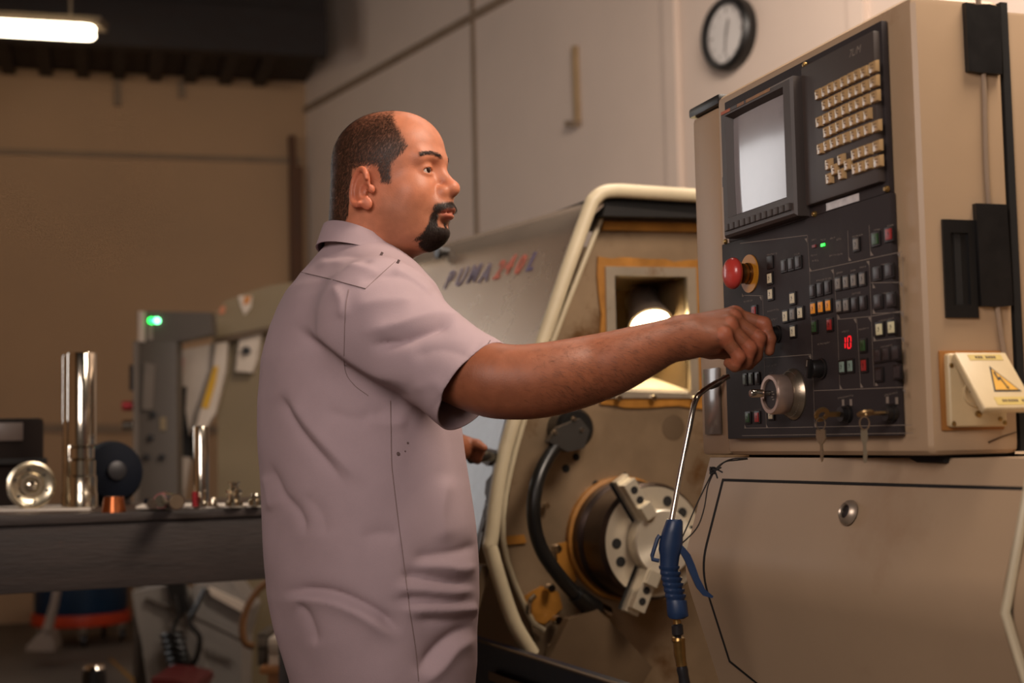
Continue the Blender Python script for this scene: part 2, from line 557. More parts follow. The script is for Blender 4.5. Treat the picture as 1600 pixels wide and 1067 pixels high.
# headstock wall with the window cut out
wall_out = [(1330, 342), (946, 332), (938, 345), (866, 527), (806, 700), (786, 842), (826, 960), (850, 1067), (860, 1180), (1330, 1180)]
win = [(957, 431), (1070, 433), (1076, 616), (962, 612)]
def plate_with_hole(name, outer, hole, a, th, mat, parent):
    bm = BM()
    O = [pf(x, y, a) for x, y in outer]; H = [pf(x, y, a) for x, y in hole]
    es = []
    for loop in (O, H):
        vs = [bm.verts.new(p) for p in loop]
        es += [bm.edges.new((vs[i], vs[(i + 1) % len(vs)])) for i in range(len(vs))]
    bmesh.ops.triangle_fill(bm, use_beauty=True, edges=es, normal=u_m)
    r = bmesh.ops.extrude_face_region(bm, geom=bm.faces[:])
    bmesh.ops.translate(bm, vec=-u_m * th, verts=[v for v in r['geom'] if isinstance(v, bmesh.types.BMVert)])
    return obj(name, bm, mat, parent, smooth=0)
hw = plate_with_hole('headstock_wall', wall_out, win, AW, 0.012, m_inner, lathe_t)
# dark slot under the roof of the opening
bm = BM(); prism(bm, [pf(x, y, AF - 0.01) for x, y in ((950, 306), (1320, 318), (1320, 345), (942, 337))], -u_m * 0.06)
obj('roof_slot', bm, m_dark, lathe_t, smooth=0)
bm = BM(); prism(bm, [pf(x, y, AW + 0.004) for x, y in ((942, 346), (1320, 356), (1320, 368), (938, 360))], u_m * 0.01)
obj('sealant', bm, m_amber, hw, smooth=0)
# amber sealant bead and bright steel frame round the window
def ring_plate(name, outer, inner, a, th, mat, parent, wob=0.0):
    bm = BM()
    def dens(L):
        out = []
        for i in range(len(L)):
            p, q = Vector((*L[i], 0)), Vector((*L[(i + 1) % len(L)], 0))
            for k in range(8): out.append(p.lerp(q, k / 8))
        return out
    O, I = dens(outer), dens(inner)
    w = lambda: (random.uniform(-wob, wob), random.uniform(-wob, wob))
    Ov = [bm.verts.new(pf(p.x + w()[0], p.y + w()[1], a)) for p in O]; Iv = [bm.verts.new(pf(p.x, p.y, a)) for p in I]
    n = len(Ov)
    for k in range(n): bm.faces.new((Ov[k], Ov[(k + 1) % n], Iv[(k + 1) % n], Iv[k]))
    r = bmesh.ops.extrude_face_region(bm, geom=bm.faces[:])
    bmesh.ops.translate(bm, vec=u_m * th, verts=[v for v in r['geom'] if isinstance(v, bmesh.types.BMVert)])
    return obj(name, bm, mat, parent, smooth=0)
ring_plate('sealant', [(934, 404), (1094, 408), (1098, 636), (938, 634)], [(943, 417), (1084, 419), (1089, 622), (947, 622)], AW + 0.001, 0.006, m_amber, hw, 3.5)
ring_plate('window_frame', [(943, 417), (1084, 419), (1089, 622), (947, 622)], win, AW + 0.001, 0.012, M('window_frame_steel', (170, 158, 140), 0.35, metal=0.6, stain=(120, 84, 40), stain_scale=9), hw)
# recess behind the window
bm = BM()
W4 = [pf(x, y, AW) for x, y in win]
D = -u_m * 0.32
for i in range(4):
    quad(bm, [W4[i], W4[(i + 1) % 4], W4[(i + 1) % 4] + D, W4[i] + D])
quad(bm, [p + D for p in W4])
obj('window_recess', bm, M('recess_paint', (92, 72, 44), 0.6, var=0.3), hw, smooth=0, recalc=False)
# things on the wall plane
def disc_on_wall(name, px, py, r, th, mat, parent=None, off=0.0, seg=24):
    P = pf(px, py, AW + off)
    bm = BM(); lathe(bm, [(0, 0), (r, 0), (r, th * 0.75), (r * 0.85, th), (0, th)], P, u_m, seg)
    return obj(name, bm, mat, parent or hw)
for x, y, r in ((900, 714, 0.009), (884, 732, 0.010), (931, 757, 0.010), (1007, 795, 0.012)):
    disc_on_wall('bolt_hole', x, y, r, 0.002, m_dark)
for x, y in ((1019, 622), (1084, 623), (852, 790), (965, 622)):
    disc_on_wall('bolt', x, y, 0.008, 0.012, m_chrome, off=0.012)
disc_on_wall('stain_patch', 1052, 668, 0.032, 0.001, m_brown)
# dark work light inside the window, glowing bulb, lit ledge
wl = thing('work_light', 'round dark work lamp with a glowing bulb inside the lathe window', 'lamp', pf(1005, 500, AW - 0.1))
la, lb = pf(1000, 458, AW - 0.17), pf(1017, 508, AW - 0.09)
axl = (lb - la).normalized()
m_lampdk = M('lamp_dark_metal', (112, 100, 90), 0.35, metal=0.5)
bm = BM(); L_ = (lb - la).length
lathe(bm, [(0, 0), (0.03, 0), (0.044, 0.02), (0.047, L_ * 0.6), (0.058, L_ * 0.9), (0.06, L_), (0.052, L_), (0.046, L_ * 0.8)], la, axl, 36)
obj('lamp_shell', bm, m_lampdk, wl)
m_bulb = M('lamp_bulb', (255, 240, 210), 0.3, emit=(255, 226, 170), es=32.0, var=0)
bm = BM(); lathe(bm, [(0.051, -0.02), (0.046, 0.006), (0.03, 0.02), (0, 0.025)], lb, axl, 28); obj('bulb', bm, m_bulb, wl)
ledge = [(965, 612), (1079, 616), (1060, 582), (1000, 560)]
m_ledge = M('white_ledge', (230, 214, 182), 0.5, var=0.05)
bm = BM()
q = [pf(962, 611, AW - 0.002), pf(1077, 615, AW - 0.002)]
prism(bm, [q[0], q[1], q[1] - u_m * 0.26 + UZ * 0.06, q[0] - u_m * 0.26 + UZ * 0.06], UZ * 0.008)
obj('ledge', bm, m_ledge, hw, smooth=0)
bm = BM(); bx(bm, (0, 0, 0), (0.05, 0.05, 0.05)); bm.free()
bm = BM(); cyl(bm, pf(1058, 560, AW - 0.12), pf(1062, 600, AW - 0.1), 0.022, 0.03); obj('motor_block', bm, m_lampdk, hw)
bm = BM(); tube(bm, [pf(1030, 430, AW - 0.15), pf(1030, 520, AW - 0.15)], 0.006); obj('stay_rod', bm, m_brown, hw)

# ---- back wall, floor and roof of the work space
bm = BM(); prism(bm, [mp(AW, -0.78, 0.3), mp(A0, -0.78, 0.3), mp(A0, -0.78, 1.7), mp(AW, -0.78, 1.7)], n_m * -0.02); obj('rear_sheet', bm, m_inner, lathe_t, smooth=0)
bm = BM(); prism(bm, [mp(AW - 0.3, -0.95, 1.72), mp(AF - 0.01, -0.95, 1.72), mp(AF - 0.01, -0.36, 1.74), mp(AW - 0.3, -0.36, 1.74)], UZ * 0.03); obj('roof_sheet', bm, m_dark, lathe_t, smooth=0)
bm = BM(); prism(bm, [mp(AW, -0.06, 0.64), mp(A0, -0.06, 0.64), mp(A0, -0.78, 0.40), mp(AW, -0.78, 0.40)], UZ * -0.02); obj('chip_tray', bm, m_brown, lathe_t, smooth=0)
# dark blue apron below the opening
P0 = pn(745, 1000, -0.06)
ap_b = -0.055
pa = pn(745, 1000, ap_b); zap = pa.z
bm = BM(); prism(bm, [mp(-1.95, ap_b, zap), mp(A0 + 0.01, ap_b, zap), mp(A0 + 0.01, ap_b - 0.2, 0.02), mp(-1.95, ap_b - 0.2, 0.02)], n_m * -0.03)
obj('apron', bm, m_navy, lathe_t, smooth=0)
bm = BM(); tube(bm, [mp(-1.95, ap_b, zap), mp(A0, ap_b, zap)], 0.004, 6); obj('apron_rim', bm, m_brown, lathe_t)
# body behind the headstock wall
bm = BM(); prism(bm, [mp(AW - 0.34, b, z) for b, z in ((-0.12, 0.05), (-0.10, 0.94), (-0.36, 1.70), (-0.95, 1.70), (-0.95, 0.05))], -u_m * 0.75)
obj('headstock_housing', bm, m_beige, lathe_t, smooth=0, bevel=0.01)

# ---- sliding hood door standing open at the far end
hood = thing('hood_door', 'grey steel sliding hood door with faded lettering, behind the worker', 'door', mp(-1.5, 0, 0))
AH0, AH1 = -1.015, -1.98
_tf = bz(pf(640, 388, AH1)); _bf = (-0.035, 0.94)
def hood_pt(s, t):
    """s 0..1 along the bed away from the frame, t 0 (kink) .. 1 (top)"""
    a = AH0 + (AH1 - AH0) * s
    b0, z0 = -0.035, 0.94
    b1 = -0.325 + (_tf[0] + 0.325) * s; z1 = 1.765 + (_tf[1] - 1.765) * s
    bul = 0.02 * math.sin(math.pi * t)
    if t > 0.9: bul -= 0.05 * ((t - 0.9) / 0.1) ** 2
    return mp(a, b0 + (b1 - b0) * t + bul, z0 + (z1 - z0) * t)
bm = BM()
NS, NT = 14, 22
G = [[bm.verts.new(hood_pt(i / NS, 0.36 + 0.64 * j / NT)) for j in range(NT + 1)] for i in range(NS + 1)]
for i in range(NS):
    for j in range(NT): bm.faces.new((G[i][j], G[i + 1][j], G[i + 1][j + 1], G[i][j + 1]))
r = bmesh.ops.extrude_face_region(bm, geom=bm.faces[:]); bmesh.ops.translate(bm, vec=-n_m * 0.02, verts=[v for v in r['geom'] if isinstance(v, bmesh.types.BMVert)])
obj('hood_sheet', bm, m_steel, hood, smooth=40)
# pale polycarbonate window in the lower half of the door
m_poly = M('clear_polycarbonate', (150, 156, 166), 0.3, var=0.25, scale=9, coat=0.12, spec=0.5, bump=0.4, bscale=12)
bm = BM()
Gw = [[bm.verts.new(hood_pt(0.06 + 0.9 * i / 6, -0.05 + 0.42 * j / 6) + n_m * 0.004) for j in range(7)] for i in range(7)]
for i in range(6):
    for j in range(6): bm.faces.new((Gw[i][j], Gw[i + 1][j], Gw[i + 1][j + 1], Gw[i][j + 1]))
r = bmesh.ops.extrude_face_region(bm, geom=bm.faces[:]); bmesh.ops.translate(bm, vec=-n_m * 0.012, verts=[v for v in r['geom'] if isinstance(v, bmesh.types.BMVert)])
pane = obj('door_pane', bm, m_poly, hood, smooth=40)
bm = BM(); tube(bm, [hood_pt(0.04, 0.372), hood_pt(0.5, 0.372), hood_pt(0.97, 0.372)], 0.006, 6); obj('gasket', bm, m_black, hood)
bm = BM(); prism(bm, [hood_pt(0, -0.06), hood_pt(1, -0.06), hood_pt(1, -0.3), hood_pt(0, -0.3)], -n_m * 0.02)
obj('lower_sheet', bm, m_brown, hood, smooth=0)
# lettering, faded: blue word, red number, blue letter
def hood_frame(px, py):
    # point of the door under a pixel, by search on the sheet
    best, bp = 1e9, None
    for i in range(81):
        for j in range(81):
            s, t = i / 80, 0.36 + 0.64 * j / 80
            P = hood_pt(s, t); q = proj([P])[0]
            e = (q[0] - px) ** 2 + (q[1] - py) ** 2
            if e < best: best, bp = e, (s, t)
    s, t = bp
    P = hood_pt(s, t)
    X = (hood_pt(s - 0.04, t) - hood_pt(s + 0.04, t)).normalized()
    Y = (hood_pt(s, t + 0.02) - hood_pt(s, t - 0.02)).normalized()
    Z = X.cross(Y).normalized(); Y = Z.cross(X)
    if Z.dot(n_m) < 0: Z = -Z
    return W_axes(P + Z * 0.0022, X, Y, Z)
m_blue = M('faded_blue_print', (116, 102, 122), 0.5, var=0.15, scale=20)
m_red = M('faded_red_print', (196, 100, 78), 0.5, var=0.15, scale=20)
m_blue2 = M('blue_print', (92, 80, 116), 0.5)
for ch, x, y, mt in (('P', 701, 441, m_blue), ('U', 719, 436, m_blue), ('M', 739, 431, m_blue), ('A', 758, 427, m_blue),
                     ('2', 778, 423, m_red), ('4', 794, 418, m_red), ('0', 811, 414, m_red), ('L', 828, 411, m_blue2)):
    lettering('letter', ch, 0.072, mt, hood, hood_frame(x, y), shear=0.35, bold=0.0012, extrude=0.0004)
bm = BM(); lathe(bm, [(0, 0), (0.012, 0), (0.012, 0.02), (0.02, 0.024), (0.02, 0.036), (0, 0.04)], hood_frame(702, 394).translation, n_m, 16)
obj('knob', bm, m_black, hood)
# dark handle bracket near the far hand, its lobes shaped after the handle's reflection
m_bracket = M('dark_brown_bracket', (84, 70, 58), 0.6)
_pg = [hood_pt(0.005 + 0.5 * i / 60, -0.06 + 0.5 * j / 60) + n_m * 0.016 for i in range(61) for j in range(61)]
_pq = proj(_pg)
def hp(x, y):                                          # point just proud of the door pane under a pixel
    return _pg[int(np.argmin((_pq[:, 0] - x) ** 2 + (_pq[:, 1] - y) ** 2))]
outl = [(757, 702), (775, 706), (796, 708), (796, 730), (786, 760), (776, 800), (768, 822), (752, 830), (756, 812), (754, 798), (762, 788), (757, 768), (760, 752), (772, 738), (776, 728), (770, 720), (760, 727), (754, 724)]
bm = BM(); prism(bm, [hp(x, y) for x, y in outl], -n_m * 0.012); obj('bracket_and_reflection', bm, m_bracket, hood, smooth=0)
bm = BM(); tube(bm, [hp(770, 713), at(758, 712, 3.14), at(748, 714, 3.09), at(735, 716, 3.07)], [0.011, 0.013, 0.013, 0.012], 12); obj('handle_grip', bm, m_black, hood)

# ---- spindle: flange, chuck, jaws, workpiece
ch = thing('chuck', 'three-jaw chuck on the spindle inside the lathe', 'chuck', pf(970, 840, AW))
C0 = pf(970, 840, AW)
bm = BM(); lathe(bm, [(0.150, 0.0), (0.150, 0.018), (0.140, 0.022), (0.0, 0.022)], C0, u_m, 64); obj('sealant_ring', bm, m_amber, ch)
bm = BM(); lathe(bm, [(0, 0.02), (0.142, 0.02), (0.142, 0.05), (0.136, 0.055), (0.132, 0.058), (0.132, 0.064), (0.136, 0.068), (0.137, 0.155), (0.130, 0.165), (0, 0.165)], C0, u_m, 72)
body = obj('chuck_body', bm, m_chuckdark, ch)
bm = BM(); lathe(bm, [(0.058, 0.1655), (0.128, 0.1655), (0.128, 0.168), (0.058, 0.168)], C0, u_m, 72, closed=True); obj('face_ring', bm, m_bright, ch)
wp = thing('workpiece', 'bright turned steel disc clamped in the chuck jaws', 'workpiece', C0 + u_m * 0.2)
bm = BM(); lathe(bm, [(0, 0.17), (0.064, 0.17), (0.074, 0.172), (0.076, 0.176), (0.076, 0.214), (0.073, 0.218), (0.012, 0.2165), (0.010, 0.20), (0, 0.20)], C0, u_m, 72)
m_turned = M('turned_face_steel', (222, 212, 192), 0.38, metal=0.6, var=0.02)
pb = m_turned.node_tree.nodes['Principled BSDF']
pb.inputs['Anisotropic'].default_value = 0.85
tg = nn(m_turned.node_tree, 'ShaderNodeVectorMath', operation='CROSS_PRODUCT')
geo = nn(m_turned.node_tree, 'ShaderNodeNewGeometry')
sub = nn(m_turned.node_tree, 'ShaderNodeVectorMath', operation='SUBTRACT')
m_turned.node_tree.links.new(geo.outputs['Position'], sub.inputs[0]); sub.inputs[1].default_value = C0 + u_m * 0.2
m_turned.node_tree.links.new(sub.outputs[0], tg.inputs[0]); tg.inputs[1].default_value = u_m
m_turned.node_tree.links.new(tg.outputs[0], pb.inputs['Tangent'])
obj('disc', bm, m_turned, wp)
vx = UZ.cross(u_m).normalized()                       # in-plane right as seen from the camera
if vx.x < 0: vx = -vx
def jaw(ang, name='jaw'):
    d = vx * math.cos(ang) + UZ * math.sin(ang)
    s = u_m.cross(d)
    W = W_axes(C0 + u_m * 0.168, d, s, u_m)
    bm = BM()
    bx(bm, (0.118, 0, 0.012), (0.120, 0.036, 0.024)); bx(bm, (0.118, 0, 0.035), (0.100, 0.034, 0.03)); bx(bm, (0.088, 0, 0.056), (0.035, 0.03, 0.016))
    j = obj('jaw', bm, m_jaw, ch, W, smooth=0, bevel=0.0015)
    for r_ in (0.118, 0.145):
        bm = BM(); cyl(bm, (r_, 0, 0.0495), (r_, 0, 0.0512), 0.009); obj('screw_hole', bm, m_dark, j, W)
    bm = BM(); bx(bm, (0.115, 0.0, 0.0), (0.125, 0.05, 0.004)); obj('jaw_slot', bm, m_dark, ch, W, smooth=0)
for a in (122, 244, 4): jaw(math.radians(a))
for a in (180, 205, 40, 68, 300):
    d = vx * math.cos(math.radians(a)) + UZ * math.sin(math.radians(a))
    bm = BM(); cyl(bm, C0 + u_m * 0.1682 + d * 0.100, C0 + u_m * 0.170 + d * 0.100, 0.012); obj('face_hole', bm, m_dark, ch)

# ---- coolant hose with its bracket and end fitting
hs = thing('coolant_hose', 'thick black coolant hose curving beside the chuck', 'hose', pf(880, 680, AW))
hpts = [(876, 688, .08), (858, 712, .10), (842, 745, .12), (834, 785, .13), (836, 825, .13), (848, 862, .13), (870, 895, .13), (893, 922, .12), (912, 940, .11)]
bm = BM(); tube(bm, smooth_path([pf(x, y, AW + o) for x, y, o in hpts], 5), 0.0165, 14); obj('hose', bm, m_rubber, hs)
bm = BM(); lathe(bm, [(0, 0), (0.05, 0), (0.05, 0.05), (0.042, 0.06), (0, 0.06)], pf(884, 670, AW), u_m, 28); br = obj('bracket_disc', bm, m_rubber, hs)
bm = BM(); prism(bm, [pf(x, y, AW + 0.08) for x, y in ((866, 668), (900, 654), (914, 672), (906, 700), (880, 706), (850, 690))], u_m * 0.025); obj('bracket_plate', bm, M('graphite', (44, 40, 36), 0.45), hs, smooth=0, bevel=0.004)
for x, y in ((896, 655), (907, 672), (866, 676)): disc_on_wall('bolt', x, y, 0.006, 0.008, m_chrome, br, off=0.1)
bm = BM(); tube(bm, [pf(900, 928, AW + .12), pf(918, 944, AW + .11), pf(930, 952, AW + .10)], [0.022, 0.024, 0.024], 16); obj('hose_end', bm, m_rubber, hs)
bm = BM(); tube(bm, [pf(924, 948, AW + .10), pf(944, 962, AW + .09)], [0.02, 0.026], 16); obj('fitting', bm, m_chrome, hs)
for x, y in ((852, 800), (905, 912)):
    pass
bm = BM(); prism(bm, [pf(x, y, AW + 0.1) for x, y in ((880, 965), (925, 950), (960, 985), (1010, 1040), (990, 1075), (880, 1062), (848, 1030))], u_m * 0.03)
obj('lower_guard_plate', bm, m_brown, lathe_t, smooth=0, bevel=0.004)
bm = BM(); prism(bm, [pf(x, y, AW + 0.003) for x, y in ((812, 935), (845, 915), (872, 925), (878, 950), (850, 975), (826, 968))], u_m * 0.004); obj('sealant', bm, m_amber, hw, smooth=0)
bm = BM(); prism(bm, [pf(x, y, AW + 0.003) for x, y in ((782, 838), (818, 835), (822, 848), (782, 852))], u_m * 0.004); obj('sealant', bm, m_amber, hw, smooth=0)
bm = BM(); prism(bm, [pf(x, y, AW + 0.003) for x, y in ((868, 850), (884, 846), (900, 905), (885, 925), (872, 900))], u_m * 0.004); obj('sealant', bm, m_amber, hw, smooth=0)
for x, y in ((867, 857), (857, 918), (868, 968), (862, 1010), (898, 968)):
    disc_on_wall('bolt', x, y, 0.011, 0.02, m_chrome, off=0.02)
bm = BM(); tube(bm, smooth_path([pf(826, 958, AW + .03), pf(828, 940, AW + .035), pf(836, 930, AW + .035)], 4), 0.006, 8); obj('clip', bm, m_chrome, hw)
# ================================================================== control pendant (local x along the panel, -y out of it, z up)
u_p = Vector((0.304, -0.953, 0)).normalized()
n_p = Vector((-0.953, -0.304, 0)).normalized()
PL = at(1150, 600, 2.4)
def pp(px, py, out=0.0):
    P = on(px, py, PL + n_p * out, n_p)
    return (P - PL).dot(u_p), P.z
WP = W_axes((PL.x, PL.y, 0), u_p, -n_p, UZ)
def wl_(a, out, z): return WP @ Vector((a, -out, z))

m_pbeige = M('pendant_enamel', (172, 145, 115), 0.45, var=0.05, scale=3, bump=0.03, bscale=10, stain=(150, 116, 84), stain_scale=5, stain_lo=0.66)
m_panel = M('charcoal_panel', (48, 42, 42), 0.62, spec=0.3, var=0.1, scale=9, bump=0.05, bscale=80, stain=(62, 55, 52), stain_scale=4)
m_bezel = M('grey_brown_bezel', (66, 58, 54), 0.5, var=0.06)
m_key = M('tan_keycap', (178, 146, 102), 0.22, var=0.08, scale=30, coat=0.3)
m_btnframe = M('button_frame', (14, 12, 12), 0.4)
m_print = M('pale_print', (128, 116, 104), 0.6, var=0.15)
m_legend = M('key_legend', (84, 62, 40), 0.6)
m_lens = {
    'k': M('lens_dark', (48, 42, 42), 0.35), 'c': M('lens_cream', (216, 204, 172), 0.4), 'g': M('lens_grey', (126, 118, 108), 0.4),
    'a': M('lens_amber', (220, 142, 42), 0.4, emit=(220, 130, 30), es=0.12), 'G': M('lens_green', (40, 74, 38), 0.35), 'R': M('lens_red', (150, 36, 34), 0.35),
    't': M('lens_teal', (126, 146, 134), 0.4), 'y': M('lens_lit_cream', (196, 188, 150), 0.4, emit=(220, 200, 150), es=0.1)}
m_screw = M('brass_screw', (150, 120, 70), 0.35, metal=0.8)

pen = thing('control_pendant', 'beige machine control pendant with screen, keypad and dark button panel', 'control panel', W_axes((PL.x, PL.y, top_z), u_p, -n_p, UZ))

ZB, ZT = 1.142, 1.757
bm = BM(); bx(bm, (0.272, 0.062, (ZB + ZT) / 2), (0.592, 0.140, ZT - ZB)); 
housing = obj('housing', bm, m_pbeige, pen, WP, bevel=0.014, bseg=3)
# column on the far side with its dark cap
bm = BM(); bx(bm, (-0.088, 0.06, (ZB + 1.745) / 2), (0.105, 0.12, 1.745 - ZB)); obj('side_column', bm, m_pbeige, pen, WP, bevel=0.008)
bm = BM(); bx(bm, (-0.080, 0.056, 1.755), (0.124, 0.126, 0.018)); obj('column_cap', bm, m_black, pen, WP, bevel=0.006)
bm = BM(); bx(bm, (-0.029, 0.09, (ZB + 1.70) / 2), (0.012, 0.10, 1.70 - ZB)); obj('column_joint', bm, m_dark, pen, WP, smooth=0)
bm = BM(); bx(bm, (0.27, 0.08, 1.139), (0.56, 0.11, 0.014)); obj('shadow_strip', bm, m_dark, pen, WP, smooth=0)  # dark strip standing in for the shadow between pendant and base
# rear cover behind a dark gap
bm = BM(); bx(bm, (0.552, 0.1375, 1.45), (0.03, 0.011, 0.61)); obj('gap_strip', bm, m_dark, pen, WP, smooth=0)
bm = BM(); bx(bm, (0.45, 0.205, 1.445), (0.225, 0.124, 0.60)); obj('rear_cover', bm, m_pbeige, pen, WP, bevel=0.006)

# dark face plates
def plate(name, a0, a1, z0, z1, y0, y1, mat, parent, bev=0.002):
    bm = BM(); bx(bm, ((a0 + a1) / 2, -(y0 + y1) / 2, (z0 + z1) / 2), (a1 - a0, y1 - y0, z1 - z0))
    return obj(name, bm, mat, parent, WP, bevel=bev, smooth=35)
lower = plate('button_panel', 0.005, 0.515, 1.169, 1.497, 0.010, 0.021, m_panel, pen)
OB = 0.0215 - 0.017                                       # pixel plane used for measuring is the housing front
upper = plate('upper_plate', 0.030, 0.512, 1.497, 1.735, 0.010, 0.020, m_panel, pen)
# screen bezel (stands proud), with the screen sunk in it
def frame_bm(o, i, y0, y1, yi):
    """rectangular frame: outer rect o, inner rect i (a0,a1,z0,z1); front at y1, opening walls down to yi"""
    bm = BM()
    def ring(r, y): return [bm.verts.new((a, -y, z)) for a, z in ((r[0], r[2]), (r[1], r[2]), (r[1], r[3]), (r[0], r[3]))]
    s = 0.006
    A = ring(o, y0); B = ring(o, y1 - 0.004); C = ring((o[0] + .004, o[1] - .004, o[2] + .004, o[3] - .004), y1); D = ring(i, y1)
    E = ring((i[0] + s, i[1] - s, i[2] + s, i[3] - s), yi)
    for P, Q in ((A, B), (B, C), (C, D), (D, E)):
        for k in range(4): bm.faces.new((P[k], P[(k + 1) % 4], Q[(k + 1) % 4], Q[k]))
    return bm
bez = obj('screen_bezel', frame_bm((0.060, 0.301, 1.499, 1.711), (0.078, 0.276, 1.530, 1.700), 0.018, 0.044, 0.030), m_bezel, pen, WP, smooth=0)
m_screen = M('crt_glass', (150, 146, 148), 0.16, var=0.1, scale=5, coat=0.6, stain=(128, 124, 128), stain_scale=6)
bm = BM()
NG = 10
for_g = [[bm.verts.new((0.082 + 0.190 * i / NG, -(0.0305 + 0.0025 * (1 - ((i / NG - .5) ** 2 + (j / NG - .5) ** 2) * 2)), 1.533 + 0.164 * j / NG)) for j in range(NG + 1)] for i in range(NG + 1)]
for i in range(NG):
    for j in range(NG): bm.faces.new((for_g[i][j], for_g[i + 1][j], for_g[i + 1][j + 1], for_g[i][j + 1]))
obj('screen', bm, m_screen, bez, WP, smooth=60, recalc=False)
# soft keys under the screen and the strip above it
bm = BM(); bx(bm, (0, 0, 0), (0.0135, 0.005, 0.011))
sk = obj('soft_key', bm, m_bezel, bez, WP @ Matrix.Translation((0.078, -0.0455, 1.5145)), bevel=0.001)
for k in range(1, 12): dup(sk, bez, WP @ Matrix.Translation((0.078 + 0.0186 * k, -0.0455, 1.5145)))
plate('title_strip', 0.066, 0.235, 1.7035, 1.7085, 0.044, 0.0446, M('amber_print', (150, 104, 58), 0.5, var=0.3, scale=40), bez, 0)
plate('title_mark', 0.066, 0.098, 1.7035, 1.7085, 0.0446, 0.0450, M('orange_print', (176, 84, 40), 0.5), bez, 0)
plate('title_mark', 0.100, 0.124, 1.7035, 1.7085, 0.0446, 0.0450, m_bezel, bez, 0)
plate('title_mark', 0.126, 0.148, 1.7035, 1.7085, 0.0446, 0.0450, M('tan_print', (140, 96, 62), 0.5, var=0.3, scale=90), bez, 0)
plate('title_mark', 0.149, 0.155, 1.7035, 1.7085, 0.0446, 0.0450, m_bezel, bez, 0)
# side handle of the bezel
plate('bezel_latch', 0.050, 0.060, 1.545, 1.640, 0.018, 0.036, m_bezel, pen, 0.003)
plate('latch_tab', 0.040, 0.051, 1.588, 1.606, 0.022, 0.034, m_black, pen, 0.002)
# keypad plate with keys
kp = plate('keypad_plate', 0.308, 0.508, 1.512, 1.722, 0.018, 0.031, m_bezel, pen, 0.004)
bm = BM(); bx(bm, (0, -0.003, 0), (0.0166, 0.006, 0.0168))
for v in bm.verts:
    if v.co.y < -0.003: v.co.x *= 0.88; v.co.z *= 0.86
me_key = obj('key', bm, m_key, kp, WP @ Matrix.Translation((0.35, -0.031, 1.675)), bevel=0.0012)
KEYS = [[(90, 325), (140, 303), (185, 278), (233, 257), (283, 230), (337, 203), (387, 178), (440, 155), (507, 120)],
        [(143, 405), (190, 382), (237, 358), (289, 332), (344, 308), (393, 288), (446, 262), (512, 230)],
        [(96, 535), (148, 510), (194, 487), (241, 465), (292, 440), (348, 415), (397, 393), (452, 370), (518, 342)],
        [(153, 612), (199, 590), (247, 567), (299, 543), (353, 523), (403, 500), (461, 477)],
        [(105, 740), (156, 715), (204, 695), (250, 675), (303, 655), (360, 632), (409, 612), (464, 590), (529, 567)],
        [(367, 783), (416, 763), (468, 745), (536, 718)], [(372, 890), (420, 873), (473, 852), (541, 835)],
        [(168, 858)], [(213, 895)], [(262, 822)], [(312, 860)], [(266, 930)], [(172, 965)]]
bm = BM()
for q, (xx, zz) in enumerate(((-0.002, 0.003), (0.0015, 0.0028), (-0.001, -0.001), (0.002, -0.002))):
    bx(bm, (xx, -0.0062, zz), (0.0012, 0.0004, 0.0018))
me_leg = None
first = True
for row in KEYS:
    for (x, y) in row:
        a, z = pp(1260 + x / 4.853, 80 + y / 4.853, 0.035)
        wide = 1.18 if x > 500 else 1.0
        Wk = WP @ Matrix.Translation((a, -0.031, z)) @ Matrix.Diagonal((wide, 1, 1, 1))
        k_ = me_key if first else dup(me_key, kp, Wk)
        if first:
            k_.matrix_basis = Wk; WORLD[k_.name] = Wk
            lg = obj('legend', bm, m_legend, k_, Wk, smooth=0)
        else:
            dup(lg, k_, Wk)
        first = False
# pencilled note on the upper plate
lettering('pencil_note', '7L/M', 0.015, m_print, kp, WP @ W_axes((0.46, -0.0312, 1.7045), (1, 0, 0), (0, 0, 1), (0, -1, 0)), shear=0.3)
plate('worn_label', 0.350, 0.440, 1.4985, 1.5095, 0.020, 0.0206, M('scuffed_silver', (150, 140, 134), 0.3, metal=0.5, var=0.3, scale=60, stretch=(1, 1, 1)), pen, 0)
for a, z in ((0.306, 1.727), (0.512, 1.502), (0.022, 1.500), (0.318, 1.499)):
    bm = BM(); lathe(bm, [(0.0, 0.006), (0.003, 0.0055), (0.0045, 0.003), (0.0045, 0)], wl_(a, 0.02, z), n_p, 12); obj('screw', bm, m_screw, pen)

# buttons of the lower panel, measured on the photograph (2.9625 x crop at 1120, 360)
def cp(x, y, out=0.024): return pp(1120 + x / 2.9625, 360 + y / 2.9625, out)
bm = BM(); bx(bm, (0, -0.0012, 0), (0.0205, 0.0024, 0.0205)); 
fr0 = obj('button', bm, m_btnframe, pen, WP @ Matrix.Translation((0.1, -0.021, 1.3)), bevel=0.0012)
bm = BM(); bx(bm, (0, -0.0026, 0), (0.0130, 0.0022, 0.0150)); le0 = obj('button_lens', bm, m_lens['c'], fr0, WP @ Matrix.Translation((0.1, -0.021, 1.3)), bevel=0.0008)
bm = BM()
for xx, zz, w_, h_ in ((0, 0.0018, 0.0012, 0.0032), (-0.0006, -0.0022, 0.0024, 0.0010), (0.0012, 0.0, 0.001, 0.0016)): bx(bm, (xx, -0.0038, zz), (w_, 0.0004, h_))
mk0 = obj('button_mark', bm, m_btnframe, fr0, WP @ Matrix.Translation((0.1, -0.021, 1.3)), smooth=0)
